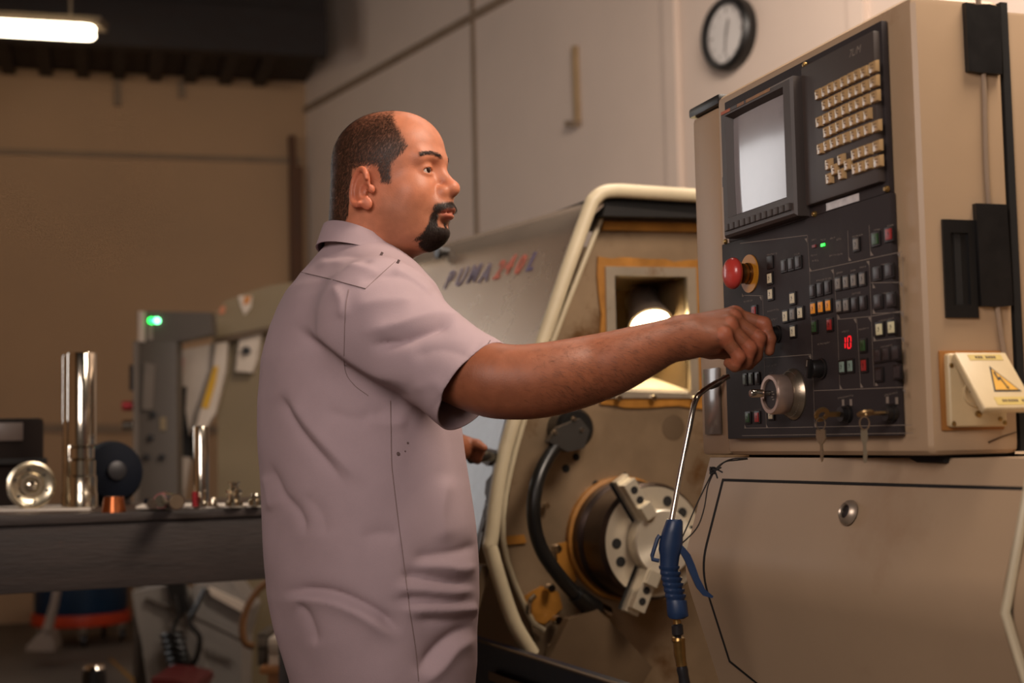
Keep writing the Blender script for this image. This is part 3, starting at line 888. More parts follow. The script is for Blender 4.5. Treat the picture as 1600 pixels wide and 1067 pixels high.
BUT = [(245, 148, 'c'), (245, 222, 'c'), (248, 295, 'c'), (310, 165, 'k'), (343, 157, 'k'), (376, 148, 'k'),
       (350, 315, 'c'), (317, 398, 'c'), (350, 390, 'g'), (386, 382, 'c'), (352, 468, 'c'),
       (442, 282, 'k'), (477, 273, 'k'), (513, 264, 'k'), (446, 362, 'a'), (481, 355, 'a'), (516, 348, 'a'), (451, 447, 'G'), (522, 437, 'R'),
       (562, 247, 'g'), (598, 240, 'g'), (634, 232, 'g'), (674, 225, 'g'), (566, 352, 'g'), (599, 347, 'g'), (638, 342, 'k'), (677, 335, 'k'),
       (742, 200, 'k'), (798, 186, 'k'), (747, 330, 'k'), (806, 320, 'k'), (753, 458, 'y'), (809, 448, 'y'),
       (745, 580, 'k'), (785, 573, 'k'), (829, 568, 'k'), (750, 668, 'k'), (836, 655, 'k'), (645, 65, 'g'), (735, 40, 'G'), (797, 18, 'R'),
       (677, 533, 'G'), (681, 625, 'R'), (580, 632, 't'), (618, 627, 't'), (130, 690, 't'), (157, 687, 't'), (186, 685, 'k'),
       (143, 867, 'G'), (186, 865, 'R'), (250, 700, 'c'), (250, 850, 'c'), (172, 375, 'R')]
for q, (x, y, c) in enumerate(BUT):
    a, z = cp(x, y, 0.023)
    sx = 1.0 if x < 420 else (0.92 if x < 720 else 1.12)
    if x in (130, 157, 186) and y < 700: sx = 0.8
    Wb = WP @ Matrix.Translation((a, -0.021, z)) @ Matrix.Diagonal((sx, 1, 1, 1))
    if q == 0:
        f_, l_, k_ = fr0, le0, mk0
        for o_ in (f_, l_, k_): o_.matrix_basis = Wb; WORLD[o_.name] = Wb
    else:
        f_ = dup(fr0, pen, Wb); l_ = dup(le0, f_, Wb, mat=m_lens[c])
        if c not in 'k': dup(mk0, f_, Wb)
# printed group lines, corner ticks and small captions: flat print
def line(bm, x0, y0, x1, y1, w=0.0009, o=0.0213):
    a0, z0 = cp(x0, y0); a1, z1 = cp(x1, y1)
    d = Vector((a1 - a0, 0, z1 - z0))
    if d.length < 1e-5: return
    s = Vector((-d.z, 0, d.x)).normalized() * w / 2
    p, q = Vector((a0, -o, z0)), Vector((a1, -o, z1))
    bm.faces.new([bm.verts.new(v) for v in (p - s, q - s, q + s, p + s)])
def tick(bm, x, y, dx, dy):
    a, z = cp(x, y)
    pts = [Vector((a, -0.0214, z)), Vector((a + dx * 0.007, -0.0214, z)), Vector((a, -0.0214, z + dy * 0.007))]
    bm.faces.new([bm.verts.new(v) for v in (pts if dx * dy > 0 else pts[::-1])])
bm = BM()
for L in ((412, 20, 422, 190), (422, 190, 850, 98), (422, 192, 446, 912), (598, 0, 603, 140), (697, -25, 704, 118), (532, 178, 550, 410), (550, 412, 700, 398),
          (700, 398, 852, 372), (697, 140, 720, 720), (706, 242, 850, 240), (852, 110, 868, 905), (716, 512, 858, 495), (640, 408, 658, 728), (550, 412, 562, 735), (440, 742, 868, 725),
          (215, 590, 428, 574), (428, 574, 432, 640), (205, 300, 222, 915), (108, 300, 200, 302), (120, 915, 440, 910), (445, 910, 895, 900), (100, 60, 410, 22), (110, 950, 900, 938), (712, 385, 855, 378)):
    line(bm, *L)
for x, y, dx, dy in ((422, 190, 1, 1), (532, 180, -1, -1), (603, 142, 1, 1), (697, 140, -1, -1), (705, 118, 1, 1), (840, 105, -1, -1), (850, 242, -1, -1), (714, 268, 1, 1), (715, 385, 1, 1), (855, 380, -1, -1),
                     (552, 410, 1, 1), (637, 408, -1, -1), (705, 400, -1, -1), (718, 512, 1, 1), (858, 497, -1, -1), (562, 735, 1, 1), (658, 728, 1, 1), (726, 720, 1, 1), (865, 735, -1, -1),
                     (446, 910, 1, 1), (222, 915, 1, 1), (122, 917, 1, 1), (428, 578, -1, -1), (410, 35, -1, -1), (200, 305, -1, -1), (110, 308, 1, 1)):
    tick(bm, x, y, dx, dy)
def caption(x, y, n):
    for k in range(n):
        xx = x + (k - n / 2) * 6
        h = random.choice((7, 9, 10)); yy = y - (k - n / 2) * 1.2
        line(bm, xx, yy, xx + random.uniform(-1, 1), yy + h, 0.0007)
        if random.random() < 0.6: line(bm, xx, yy + random.choice((0, h / 2, h)), xx + 3.5, yy + h / 2, 0.0006)
for x, y, n in ((250, 105, 8), (365, 105, 4), (140, 322, 7), (255, 365, 9), (262, 405, 5), (490, 222, 12), (625, 180, 4), (562, 190, 5), (670, 165, 5), (640, 285, 7), (585, 315, 6), (775, 150, 7), (775, 285, 6), (778, 408, 12),
                (780, 530, 9), (590, 462, 6), (675, 450, 8), (490, 518, 10), (590, 765, 12), (800, 752, 10), (165, 830, 12), (245, 620, 9), (645, 20, 8), (735, -8, 5), (797, -28, 5), (445, 110, 5), (450, 135, 5), (530, 110, 5), (563, 105, 5), (530, 30, 4), (560, 35, 4), (445, 38, 4), (486, 38, 4), (245, 655, 3)):
    caption(x, y, n)
obj('printed_legend', bm, m_print, lower, WP, smooth=0, recalc=False)
# lit segments and lamps
m_seg = M('red_segments', (200, 20, 30), 0.4, emit=(255, 30, 40), es=0.9)
a, z = cp(602, 518)
bm = BM()
sh = 0.12
def seg(x0, z0, w_, h_): bx(bm, (x0 + sh * (z0), -0.0216, z0), (w_, 0.0006, h_))
seg(-0.0085, 0.004, 0.0022, 0.007); seg(-0.0085, -0.004, 0.0022, 0.007)
for xx in (-0.002, 0.0065): seg(xx, 0.004, 0.002, 0.007); seg(xx, -0.004, 0.002, 0.007)
seg(0.0022, 0.0082, 0.007, 0.0018); seg(0.0022, -0.0082, 0.007, 0.0018)
obj('digit_display', bm, m_seg, pen, WP @ Matrix.Translation((a, 0, z)), smooth=0)
a, z = cp(486, 67); bm = BM(); bx(bm, (0, -0.0222, 0), (0.0095, 0.002, 0.004)); obj('indicator_lamp', bm, M('green_led', (60, 255, 90), 0.3, emit=(40, 255, 70), es=2.0), pen, WP @ Matrix.Translation((a, 0, z)), smooth=0)
a, z = cp(445, 73); bm = BM(); bx(bm, (0, -0.0222, 0), (0.0095, 0.002, 0.004)); obj('indicator_lamp', bm, M('red_led_off', (120, 34, 32), 0.4), pen, WP @ Matrix.Translation((a, 0, z)), smooth=0)
# emergency stop
a, z = cp(150, 200, 0.022)
es = obj('emergency_stop', (lambda b: (lathe(b, [(0, 0), (0.031, 0), (0.031, 0.002), (0, 0.002)], (0, -0.021, 0), (0, -1, 0), 40), b)[1])(BM()), M('yellow_disc', (186, 124, 30), 0.45, var=0.15), pen, WP @ Matrix.Translation((a, 0, z)))
We = WP @ Matrix.Translation((a, 0, z))
bm = BM(); lathe(bm, [(0.0175, 0.0), (0.0175, 0.004), (0.0155, 0.005), (0.0165, 0.010), (0.0165, 0.016), (0.013, 0.018), (0.013, 0.026)], (0, -0.023, 0), (0, -1, 0), 32); obj('collar', bm, M('brass_collar', (120, 88, 50), 0.25, metal=0.9), es, We)
bm = BM(); lathe(bm, [(0.012, 0.014), (0.014, 0.020), (0.022, 0.0225), (0.0255, 0.027), (0.0258, 0.031), (0.023, 0.037), (0.016, 0.0415), (0.007, 0.0435), (0, 0.044)], (0, -0.0215, 0), (0, -1, 0), 40); obj('mushroom_button', bm, M('red_mushroom', (188, 60, 52), 0.3, coat=0.4, var=0.06), es, We)
# hand wheel
a, z = cp(352, 758, 0.022)
Wh = WP @ Matrix.Translation((a, 0, z))
bm = BM(); lathe(bm, [(0, 0), (0.0395, 0), (0.0395, 0.002), (0.038, 0.004), (0.0275, 0.0165), (0.026, 0.017)], (0, -0.021, 0), (0, -1, 0), 56)
hwl = obj('hand_wheel', bm, M('dial_steel', (150, 136, 118), 0.28, metal=0.9), pen, Wh)
bm = BM(); lathe(bm, [(0.022, 0.014), (0.0295, 0.016), (0.0305, 0.018), (0.0305, 0.038), (0.029, 0.041), (0.0235, 0.041), (0.022, 0.039), (0.022, 0.036)], (0, -0.021, 0), (0, -1, 0), 56); obj('wheel_rim', bm, M('wheel_aluminium', (176, 152, 138), 0.32, metal=0.7), hwl, Wh)
bm = BM(); lathe(bm, [(0.0222, 0.0375), (0, 0.0375)], (0, -0.021, 0), (0, -1, 0), 40); obj('wheel_disc', bm, m_panel, hwl, Wh)
bm = BM(); lathe(bm, [(0.004, 0.0), (0.004, 0.012), (0.0062, 0.013), (0.0062, 0.032), (0.005, 0.034), (0, 0.034)], (-0.004, -0.058, 0.002), (0, -1, 0), 20); obj('crank_pin', bm, m_chrome, hwl, Wh)
bm = BM()
for k in range(50):
    t_ = 2 * math.pi * k / 50
    bx(bm, (math.cos(t_) * 0.035, -0.0296, math.sin(t_) * 0.035), (0.0007, 0.0006, 0.0007))
for xx, zz in ((0.004, 0.004), (0.007, 0.0), (0.003, -0.004), (0.006, -0.008)): bx(bm, (xx, -0.0588, zz), (0.005, 0.0004, 0.0014))
obj('dial_print', bm, m_print, hwl, Wh, smooth=0)
# rotary switches
def rotary(x, y, ang, r=0.0135, name='rotary_switch'):
    a, z = cp(x, y, 0.022)
    Wr = WP @ Matrix.Translation((a, 0, z)) @ Matrix.Rotation(ang, 4, 'Y')
    bm = BM(); lathe(bm, [(0, 0), (r * 1.15, 0), (r * 1.15, 0.003), (r, 0.004), (r * 0.94, 0.018), (r * 0.86, 0.020), (0, 0.020)], (0, -0.021, 0), (0, -1, 0), 28)
    k_ = obj(name, bm, m_black, pen, Wr)
    bm = BM(); bx(bm, (0, -0.043, 0), (r * 0.75, 0.008, r * 2.1)); obj('grip_bar', bm, m_black, k_, Wr, bevel=0.002)
    bm = BM(); bx(bm, (0, -0.0473, r * 0.6), (0.0016, 0.0006, r * 0.7)); obj('pointer_mark', bm, m_print, k_, Wr, smooth=0)
    return a, z
rotary(485, 640, 0.25)
KN_A, KN_Z = rotary(280, 480, 0.0, 0.012)
# key switches with their keys
m_keymetal = M('worn_key_metal', (138, 112, 74), 0.35, metal=0.8, var=0.15, scale=30)
m_keysteel = M('key_steel', (164, 148, 124), 0.3, metal=0.8, var=0.1)
def key_switch(x, y, hx, hy, ang, narrow):
    a, z = cp(x, y, 0.022)
    Wr = WP @ Matrix.Translation((a, 0, z))
    bm = BM(); lathe(bm, [(0.0125, 0), (0.0125, 0.005), (0.0105, 0.006), (0.0105, 0.014), (0, 0.014)], (0, -0.021, 0), (0, -1, 0), 24); s_ = obj('key_switch', bm, m_black, pen, Wr)
    bm = BM(); bx(bm, (0, -0.046, 0), (0.003, 0.022, 0.007)); lathe(bm, [(0.005, -0.0014), (0.0115, -0.0014), (0.0115, 0.0014), (0.005, 0.0014)], (0, -0.064, 0), (1, 0, 0), 20, closed=True)
    obj('turned_key', bm, m_keymetal, s_, Wr @ Matrix.Rotation(ang, 4, 'Y'))
    zh = cp(hx, hy, 0.06)[1]
    drop = z - zh
    bm = BM(); lathe(bm, [(0.008, -0.0006), (0.0092, -0.0006), (0.0092, 0.0006), (0.008, 0.0006)], (0, -0.066, -0.013), (1, 0.2, 0), 20, closed=True); obj('key_ring', bm, m_keysteel, s_, Wr)
    w = 0.0042 if narrow else 0.0085
    poly = [(-w, 0, 0), (-w * 1.1, 0, -0.012), (-w * 0.6, 0, -0.019), (-0.0022, 0, -0.021), (-0.0022, 0, -0.042), (0, 0, -0.0455), (0.0022, 0, -0.042), (0.0022, 0, -0.038), (0.0035, 0, -0.036), (0.0022, 0, -0.034), (0.0034, 0, -0.030), (0.0022, 0, -0.027), (0.0022, 0, -0.021), (w * 0.6, 0, -0.019), (w * 1.1, 0, -0.012), (w, 0, 0)]
    bm = BM(); prism(bm, [Vector(p) for p in poly], (0, 0.002, 0)); obj('hanging_key', bm, m_keysteel, s_, Wr @ Matrix.Translation((0, -0.067, -0.021)) @ Matrix.Rotation(1.2 if narrow else 0.25, 4, 'Z'), smooth=0)
key_switch(607, 850, 528, 1000, 0.6, False)
key_switch(815, 845, 748, 970, 1.25, True)
for x, y in ((578, 797), (614, 796), (783, 785), (826, 788)):
    a, z = cp(x, y); bm = BM(); bx(bm, (0, -0.0217, 0), (0.006, 0.0006, 0.009)); obj('position_mark', bm, m_print, lower, WP @ Matrix.Translation((a, 0, z)), smooth=0)

# ---- side face towards the camera (plane a = 0.568): handle, tape, cable, socket with raised lid
AS = 0.568
def ps(px, py, out=0.0):
    P = on(px, py, PL + u_p * (AS + out), u_p)
    return (P - PL).dot(-n_p), P.z                      # depth coordinate y (into the pendant), height
WS = WP @ W_axes((AS, 0, 0), (0, 1, 0), (0, 0, 1), (1, 0, 0))   # local x = into the pendant, y up, z towards the camera
def side_rect(name, pts, th, mat, parent, off=0.0, bev=0.0):
    bm = BM(); prism(bm, [Vector((*ps(x, y), off)) for x, y in pts], (0, 0, th)); return obj(name, bm, mat, parent, WS, smooth=0, bevel=bev)
m_tape = M('black_tape', (17, 14, 13), 0.45, var=0.25, scale=30)
bm = BM()
(h0, z0), (h1, z1) = ps(1470, 343), ps(1527, 497)
def rring(bm, x0, x1, y0, y1, z): return [bm.verts.new((x, y, z)) for x, y in ((x0, y0), (x1, y0), (x1, y1), (x0, y1))]
A = rring(bm, h0, h1, z1, z0, 0); B = rring(bm, h0, h1, z1, z0, 0.004); i_ = 0.011
C_ = rring(bm, h0 + i_, h1 - i_, z1 + i_ * 1.6, z0 - i_ * 1.6, 0.004); D_ = rring(bm, h0 + i_, h1 - i_, z1 + i_ * 1.6, z0 - i_ * 1.6, 0.0005)
for P_, Q_ in ((A, B), (B, C_), (C_, D_)):
    for k in range(4): bm.faces.new((P_[k], P_[(k + 1) % 4], Q_[(k + 1) % 4], Q_[k]))
bm.faces.new(D_)
rh = obj('recessed_handle', bm, m_black, pen, WS, smooth=0)
bm = BM(); bx(bm, ((h0 + h1) / 2 - 0.002, (z0 + z1) / 2, 0.001), (0.010, 0.10, 0.001)); obj('grip_slot', bm, m_dark, rh, WS, smooth=0)
cab = [(1528, -20), (1532, 60), (1538, 130), (1541, 250), (1546, 330), (1553, 400), (1558, 470), (1564, 520), (1573, 570), (1584, 600)]
bm = BM(); tube(bm, smooth_path([Vector((*ps(x, y, 0.004), 0.0035)) for x, y in cab], 4), 0.0035, 8); cb = obj('taped_cable', bm, M('grey_cable', (138, 118, 98), 0.5), pen, WS)
side_rect('tape_strip', [(1503, 6), (1520, 10), (1540, 9), (1558, 14), (1560, 118), (1530, 116), (1508, 113)], 0.0085, m_tape, pen, 0.0, 0.001)
side_rect('tape_strip', [(1519, 319), (1567, 321), (1577, 478), (1560, 480), (1528, 479)], 0.0085, m_tape, pen, 0.0, 0.001)
# socket box
m_ivory = M('ivory_plastic', (196, 174, 134), 0.4, var=0.08, scale=10)
(sx0, sz1), (sx1, sz0) = ps(1465, 548), ps(1567, 671)
bm = BM(); bx(bm, ((sx0 + sx1) / 2, (sz0 + sz1) / 2, 0.002), (sx1 - sx0, sz1 - sz0, 0.004)); obj('socket_gasket', bm, M('ochre_gasket', (150, 98, 42), 0.6, var=0.2), pen, WS, bevel=0.0015)
bm = BM(); bx(bm, ((sx0 + sx1) / 2 + 0.002, (sz0 + sz1) / 2, 0.008), (sx1 - sx0 - 0.008, sz1 - sz0 - 0.008, 0.012)); so = obj('socket_plate', bm, m_ivory, pen, WS, bevel=0.005, bseg=3)
scx, scz = (sx0 + sx1) / 2 - 0.004, (sz0 + sz1) / 2 - 0.004
bm = BM(); lathe(bm, [(0.018, 0), (0.018, 0.003), (0.015, 0.003), (0.015, 0.0005), (0, 0.0005)], (scx, scz, 0.014), (0, 0, 1), 28); obj('socket_ring', bm, m_ivory, so, WS)
bm = BM(); cyl(bm, (scx + 0.004, scz - 0.009, 0.0138), (scx + 0.004, scz - 0.009, 0.0152), 0.003); obj('contact_hole', bm, m_dark, so, WS)
lettering('socket_mark', 'L', 0.014, m_dark, so, WS @ Matrix.Translation((scx - 0.006, scz + 0.005, 0.0152)), bold=0.0002)
bm = BM(); lathe(bm, [(0.0045, 0), (0.0045, 0.002), (0.003, 0.003), (0, 0.003)], (scx + 0.004, sz0 + 0.021, 0.014), (0, 0, 1), 16); obj('brass_plug', bm, m_screw, so, WS)
for x, z in ((sx0 + 0.010, sz0 + 0.009), (sx1 - 0.007, sz0 + 0.009), (sx0 + 0.010, sz1 - 0.02), (sx1 - 0.014, sz0 + 0.014)):
    bm = BM(); lathe(bm, [(0.0032, 0), (0.0032, 0.001), (0.002, 0.0018), (0, 0.0018)], (x, z, 0.014), (0, 0, 1), 12); obj('screw', bm, m_screw, so, WS)
# lid hinged at the top, standing half open
th_ = math.radians(38)
yv = Vector((0, -math.cos(th_), math.sin(th_))); xv = Vector((1, 0, 0)); zv = xv.cross(yv)
if zv.z < 0: zv = -zv
WL = WS @ W_axes((sx0 + 0.010, sz1 - 0.006, 0.017), xv, yv, zv)   # x width, y down the lid, z its outer side
lw, ll = sx1 - sx0 - 0.016, 0.096
KL = ll / 0.070
bm = BM(); bx(bm, (lw / 2, ll / 2, 0), (lw, ll, 0.011)); ld = obj('socket_lid', bm, m_ivory, pen, WL, bevel=0.004, bseg=3)
m_yel = M('warning_yellow', (206, 152, 30), 0.45, var=0.05)
m_lab = M('label_yellow', (190, 164, 84), 0.5)
def lid_poly(name, pts, z, mat, th=0.0004):
    bm = BM(); prism(bm, [Vector((x, y * KL, z)) for x, y in pts], (0, 0, th)); return obj(name, bm, mat, ld, WL, smooth=0)
lid_poly('warning_triangle', [(0.35 * lw, 0.050), (0.87 * lw, 0.050), (0.52 * lw, 0.0185)], 0.0056, m_black)
lid_poly('warning_triangle', [(0.385 * lw, 0.0482), (0.82 * lw, 0.0482), (0.526 * lw, 0.0222)], 0.0061, m_yel)
bolt = [(0.52, .0265), (0.555, .0265), (0.555, .0335), (0.60, .032), (0.64, .0445), (0.66, .0437), (0.65, .0475), (0.605, .0455), (0.622, .045), (0.585, .0355), (0.53, .037)]
lid_poly('lightning_mark', [(x * lw, y) for x, y in bolt], 0.0066, m_black)
lid_poly('label_strip', [(0.22 * lw, 0.004), (0.86 * lw, 0.004), (0.86 * lw, 0.011), (0.22 * lw, 0.011)], 0.0056, m_lab)
lid_poly('label_strip', [(0.28 * lw, 0.0565), (0.93 * lw, 0.0565), (0.93 * lw, 0.066), (0.28 * lw, 0.066)], 0.0056, m_lab)
for yy, xs in ((0.0075, (0.36, 0.41, 0.46, 0.56, 0.61, 0.66, 0.71)), (0.0612, (0.42, 0.47, 0.53, 0.58, 0.63, 0.68, 0.79, 0.84))):
    for k, x in enumerate(xs):                            # worn, unreadable print
        lid_poly('label_print', [((x - 0.018) * lw, yy - 0.0014), ((x + 0.016) * lw, yy - 0.0012), ((x + 0.014) * lw, yy + 0.0014), ((x - 0.016) * lw, yy + 0.0012)], 0.0062, m_legend)
side_rect('scratch', [(1543, 690), (1568, 680), (1588, 674), (1588, 676), (1566, 683), (1545, 693)], 0.0006, m_legend, pen)

# ================================================================== air gun hanging in front of the lathe
m_gun = M('blue_gun_plastic', (19, 43, 76), 0.42, var=0.12, scale=20)
m_gun2 = M('dark_gun_metal', (44, 42, 44), 0.35, metal=0.5)
m_brass = M('brass', (150, 118, 70), 0.28, metal=0.9, var=0.1)
g = lambda x, y, d=0.0: at(x, y, 2.12 + d)
ag = thing('air_gun', 'blue air blow gun with long bent nozzle hanging by a string', 'air gun', g(1050, 880))
bm = BM(); tube(bm, smooth_path([at(1049, 815, 2.12), at(1062, 745, 2.13), at(1075, 680, 2.14), at(1084, 635, 2.15), at(1092, 617, 2.16), at(1110, 603, 2.18), at(1138, 588, 2.20)], 5), 0.0042, 12); obj('nozzle_tube', bm, m_chrome, ag)
def gun_loft(name, rows, mat, depth, parent=ag):
    bm = BM(); R = []
    for (xl, xr, y, df) in rows:
        L_, R_ = g(xl, y), g(xr, y)
        c = (L_ + R_) / 2; h = (R_ - L_) / 2; q = Vector((0, depth * df, 0))
        R.append([bm.verts.new(c + h * math.cos(t) + q * math.sin(t)) for t in [2 * math.pi * k / 20 for k in range(20)]])
    for A, B in zip(R[:-1], R[1:]):
        for k in range(20): bm.faces.new((A[k], A[(k + 1) % 20], B[(k + 1) % 20], B[k]))
    bm.faces.new(R[0]); bm.faces.new(R[-1][::-1])
    return obj(name, bm, mat, parent, smooth=50)
gun_loft('gun_body', [(1042, 1064, 811, .8), (1040, 1067, 815, 1), (1034, 1067, 832, 1), (1030, 1067, 848, 1), (1029, 1066, 858, 1), (1031, 1062, 868, .95), (1031, 1060, 884, .9)], m_gun, 0.014)
rows = []
y = 884
for k in range(6):
    x0 = 1031 + k * 1.9; x1 = 1061 + k * 2.0
    rows += [(x0 - 1.5, x1 + 1, y, 1.05), (x0 - 1.5, x1 + 1, y + 4, 1.05), (x0 + 0.5, x1 - 1, y + 6, .95), (x0 + 0.5, x1 - 1, y + 8.5, .95)]
    y += 8.9
rows += [(1041, 1073, 938, 1.0), (1042, 1075, 955, 1.0), (1043, 1076, 962, 1.0), (1046, 1070, 966, .85)]
gun_loft('grip', rows, m_gun, 0.0135)
# lever
lv = [(1062, 848), (1070, 856), (1078, 866), (1085, 882), (1092, 902), (1101, 920), (1114, 931), (1112, 934), (1098, 930), (1088, 918), (1078, 896), (1070, 876), (1062, 862)]
bm = BM(); prism(bm, [g(x, y) + Vector((0, -0.006, 0)) for x, y in lv], (0, 0.012, 0)); obj('lever', bm, m_gun, ag, bevel=0.0012, smooth=40)
# hanging hook
hk = [(1031, 836), (1027, 842), (1019, 868), (1020, 874), (1030, 876)]
bm = BM(); tube(bm, [g(x, y) for x, y in hk], 0.0032, 8); obj('hook', bm, m_gun, ag)
def gun_cyl(name, prof, mat):
    """prof = [(px x, px y, half width px)]"""
    bm = BM(); tube(bm, [g(x, y) for x, y, w in prof], [w * 2.12 / FPX for x, y, w in prof], 14); obj(name, bm, mat, ag)
gun_cyl('brass_nipple', [(1057, 962, 6), (1057, 968, 6), (1058, 974, 7)], m_brass)
gun_cyl('hex_coupling', [(1057, 974, 6), (1058, 977, 9), (1059, 991, 9), (1059, 994, 5), (1060, 998, 5)], m_gun2)
gun_cyl('quick_coupler', [(1060, 996, 10), (1060, 1000, 11), (1061, 1003, 9.5), (1062, 1018, 9.5), (1062, 1021, 9.5), (1064, 1034, 8.5), (1065, 1040, 9)], m_brass)
gun_cyl('hose_fitting', [(1065, 1038, 7), (1066, 1046, 9), (1068, 1056, 8), (1070, 1070, 9)], m_gun2)
bm = BM(); tube(bm, smooth_path([g(1069, 1062), g(1074, 1100), g(1090, 1250), g(1100, 1500) + Vector((0, 0, 0.0))], 4), 0.0065, 10); obj('air_hose', bm, m_rubber, ag)
# string with knot, looped over the ledge under the pendant
st = thing('hanging_string', 'thin black knotted string holding the air gun', 'string', at(1112, 740, 2.15))
m_str = M('black_string', (22, 17, 14), 0.7)
bm = BM(); tube(bm, smooth_path([at(1060, 852, 2.125), at(1074, 822, 2.13), at(1090, 785, 2.14), at(1113, 738, 2.16)], 5), 0.0011, 6); obj('strand', bm, m_str, st)
bm = BM(); tube(bm, smooth_path([at(1060, 854, 2.125), at(1088, 826, 2.13), at(1100, 795, 2.14), at(1106, 760, 2.15), at(1115, 738, 2.16)], 5), 0.0011, 6); obj('strand', bm, m_str, st)
bm = BM(); tube(bm, smooth_path([at(1113, 738, 2.16), at(1128, 724, 2.18), at(1145, 717, 2.2), at(1168, 716, 2.2)], 5), 0.0012, 6); obj('strand', bm, m_str, st)
bm = BM(); tube(bm, smooth_path([at(1115, 738, 2.16), at(1132, 722, 2.175), at(1150, 719, 2.19), at(1168, 717, 2.2)], 5), 0.0012, 6); obj('strand', bm, m_str, st)
kn = [at(1113 + 5 * math.cos(k * 2.1), 735 + 5 * math.sin(k * 1.3), 2.158 + 0.003 * math.sin(k)) for k in range(16)]
bm = BM(); tube(bm, smooth_path(kn, 4), 0.0014, 6); obj('knot', bm, m_str, st)
for a_, b_ in (((1116, 736), (1127, 730)), ((1118, 738), (1121, 747)), ((1120, 733), (1129, 738))):
    bm = BM(); tube(bm, [at(*a_, 2.155), at(*b_, 2.15)], 0.0013, 6); obj('loose_end', bm, m_str, st)
# small transparent label holder on the column
bm = BM(); bx(bm, (-0.085, -0.004, 1.235), (0.06, 0.004, 0.115)); obj('label_holder', bm, M('grey_holder', (120, 108, 98), 0.2, coat=0.5, var=0.1), pen, WP, bevel=0.001)
bm = BM(); bx(bm, (-0.087, -0.006, 1.335), (0.006, 0.006, 0.04)); obj('column_latch', bm, m_seam, pen, WP, bevel=0.001)
bm = BM(); tube(bm, [wl_(-0.035, 0.002, 1.275), wl_(-0.034, 0.02, 1.262), wl_(-0.033, 0.032, 1.258)], 0.005, 8); obj('nozzle_hook', bm, m_gun2, pen)
# ================================================================== work bench on the left
e_b = Vector((0.9165, 0.4, 0)).normalized()            # along the bench
f_b = Vector((-0.4, 0.9165, 0)).normalized()           # away from the camera
BF = at(200, 800, 3.47)
zb = BF.z
def bp(px, py, off=0.0): return on(px, py, BF + f_b * off, f_b)
def bt(px, py, dz=0.0):                                # point on the bench top under a pixel
    return on(px, py, Vector((0, 0, zb + dz)), UZ)
m_wood = M('old_dark_timber', (42, 32, 28), 0.62, var=0.3, scale=3.0, stretch=(1.5, 1.5, 14), bump=0.5, bscale=14, stain=(104, 58, 28), stain_scale=16, stain_lo=0.66)
m_wood2 = M('bench_top_wood', (66, 48, 36), 0.6, var=0.3, scale=3.0, bump=0.4, bscale=20)
bn = thing('workbench', 'old dark timber workbench behind the worker on the left', 'workbench', Vector((BF.x, BF.y, 0)))
WB = W_axes((BF.x, BF.y, 0), e_b, f_b, UZ)
zlow = bp(200, 918).z
bm = BM(); bx(bm, (-0.6, 0.045, (zb - 0.022 + zlow) / 2), (2.6, 0.08, zb - 0.022 - zlow)); obj('front_beam', bm, m_wood, bn, WB, bevel=0.004)
for k in range(5):
    bm = BM(); bx(bm, (-0.6, -0.004 + 0.07 + 0.15 * k, zb - 0.011), (2.6, 0.146, 0.022)); obj('top_plank', bm, m_wood2 if k else m_wood, bn, WB, bevel=0.003)
bm = BM(); bx(bm, (-0.6, 0.70, (zb - 0.022 + zlow) / 2), (2.6, 0.06, zb - 0.022 - zlow)); obj('rear_beam', bm, m_wood, bn, WB, bevel=0.004)
for xx in (-1.75, 0.58):
    for yy in (0.13, 0.62):
        bm = BM(); bx(bm, (xx, yy, (zb - 0.02) / 2), (0.09, 0.09, zb - 0.022)); obj('leg', bm, m_wood, bn, WB, bevel=0.004)

m_pol = M('polished_steel', (206, 196, 180), 0.10, metal=1.0, var=0.04)
m_pol2 = M('machined_grooved_steel', (196, 184, 164), 0.16, metal=1.0, var=0.06)
m_copper = M('copper', (150, 84, 48), 0.28, metal=0.9, var=0.1)
m_paper = M('white_paper', (232, 222, 208), 0.8, var=0.04)
m_redp = M('red_anodised', (150, 40, 46), 0.3, metal=0.4)
m_pinkp = M('rose_metal', (140, 84, 84), 0.3, metal=0.6)

def base_pt(px, py): return bt(px, py, 0.0)
def stand(name, label, cat, px, py, prof_parts, group=None, dz=0.0):
    """turned piece standing on the bench; prof_parts = [(part name, [(radius px, height px)], material)]"""
    P = base_pt(px, py) + UZ * dz
    k = P.y / FPX
    t = thing(name, label, cat, P, group)
    for nm, pr, mt in prof_parts:
        bm = BM(); lathe(bm, [(r * k, h * k) for r, h in pr], P, UZ, 40); obj(nm, bm, mt, t, smooth=40)
    return t
# sheets of paper under the pieces
def sheet(label, pts, dz):
    bm = BM(); prism(bm, [bt(x, y, dz) for x, y in pts], UZ * 0.0050); o = obj('paper_stack', bm, m_paper, smooth=0); tag(o, label, 'paper', 'paper stacks on the bench'); return o
sheet('thin stack of white paper under the tall polished steel tube', [(-60, 800.2), (140, 797), (150, 792), (-30, 793)], 0.0006)
sheet('thin stack of white paper under the slim steel rod', [(212, 794.5), (300, 794.2), (420, 791.5), (410, 789), (225, 789.5)], 0.0006)
stand('steel_tube', 'tall polished steel tube standing on a stepped grooved base', 'tube', 128, 796,
      [('grooved_base', [(0, 0), (24, 0), (24, 22), (23, 24), (23, 48), (21, 50), (21, 72), (15, 74), (15, 100), (0, 100)], m_pol2),
       ('collar_base', [(15, 74), (19, 76), (19, 92), (15, 94)], m_pol),
       ('tube_wall', [(20.5, 96), (22, 97), (22, 238), (21, 240), (18, 240), (18, 200)], m_pol)], dz=0.0056)
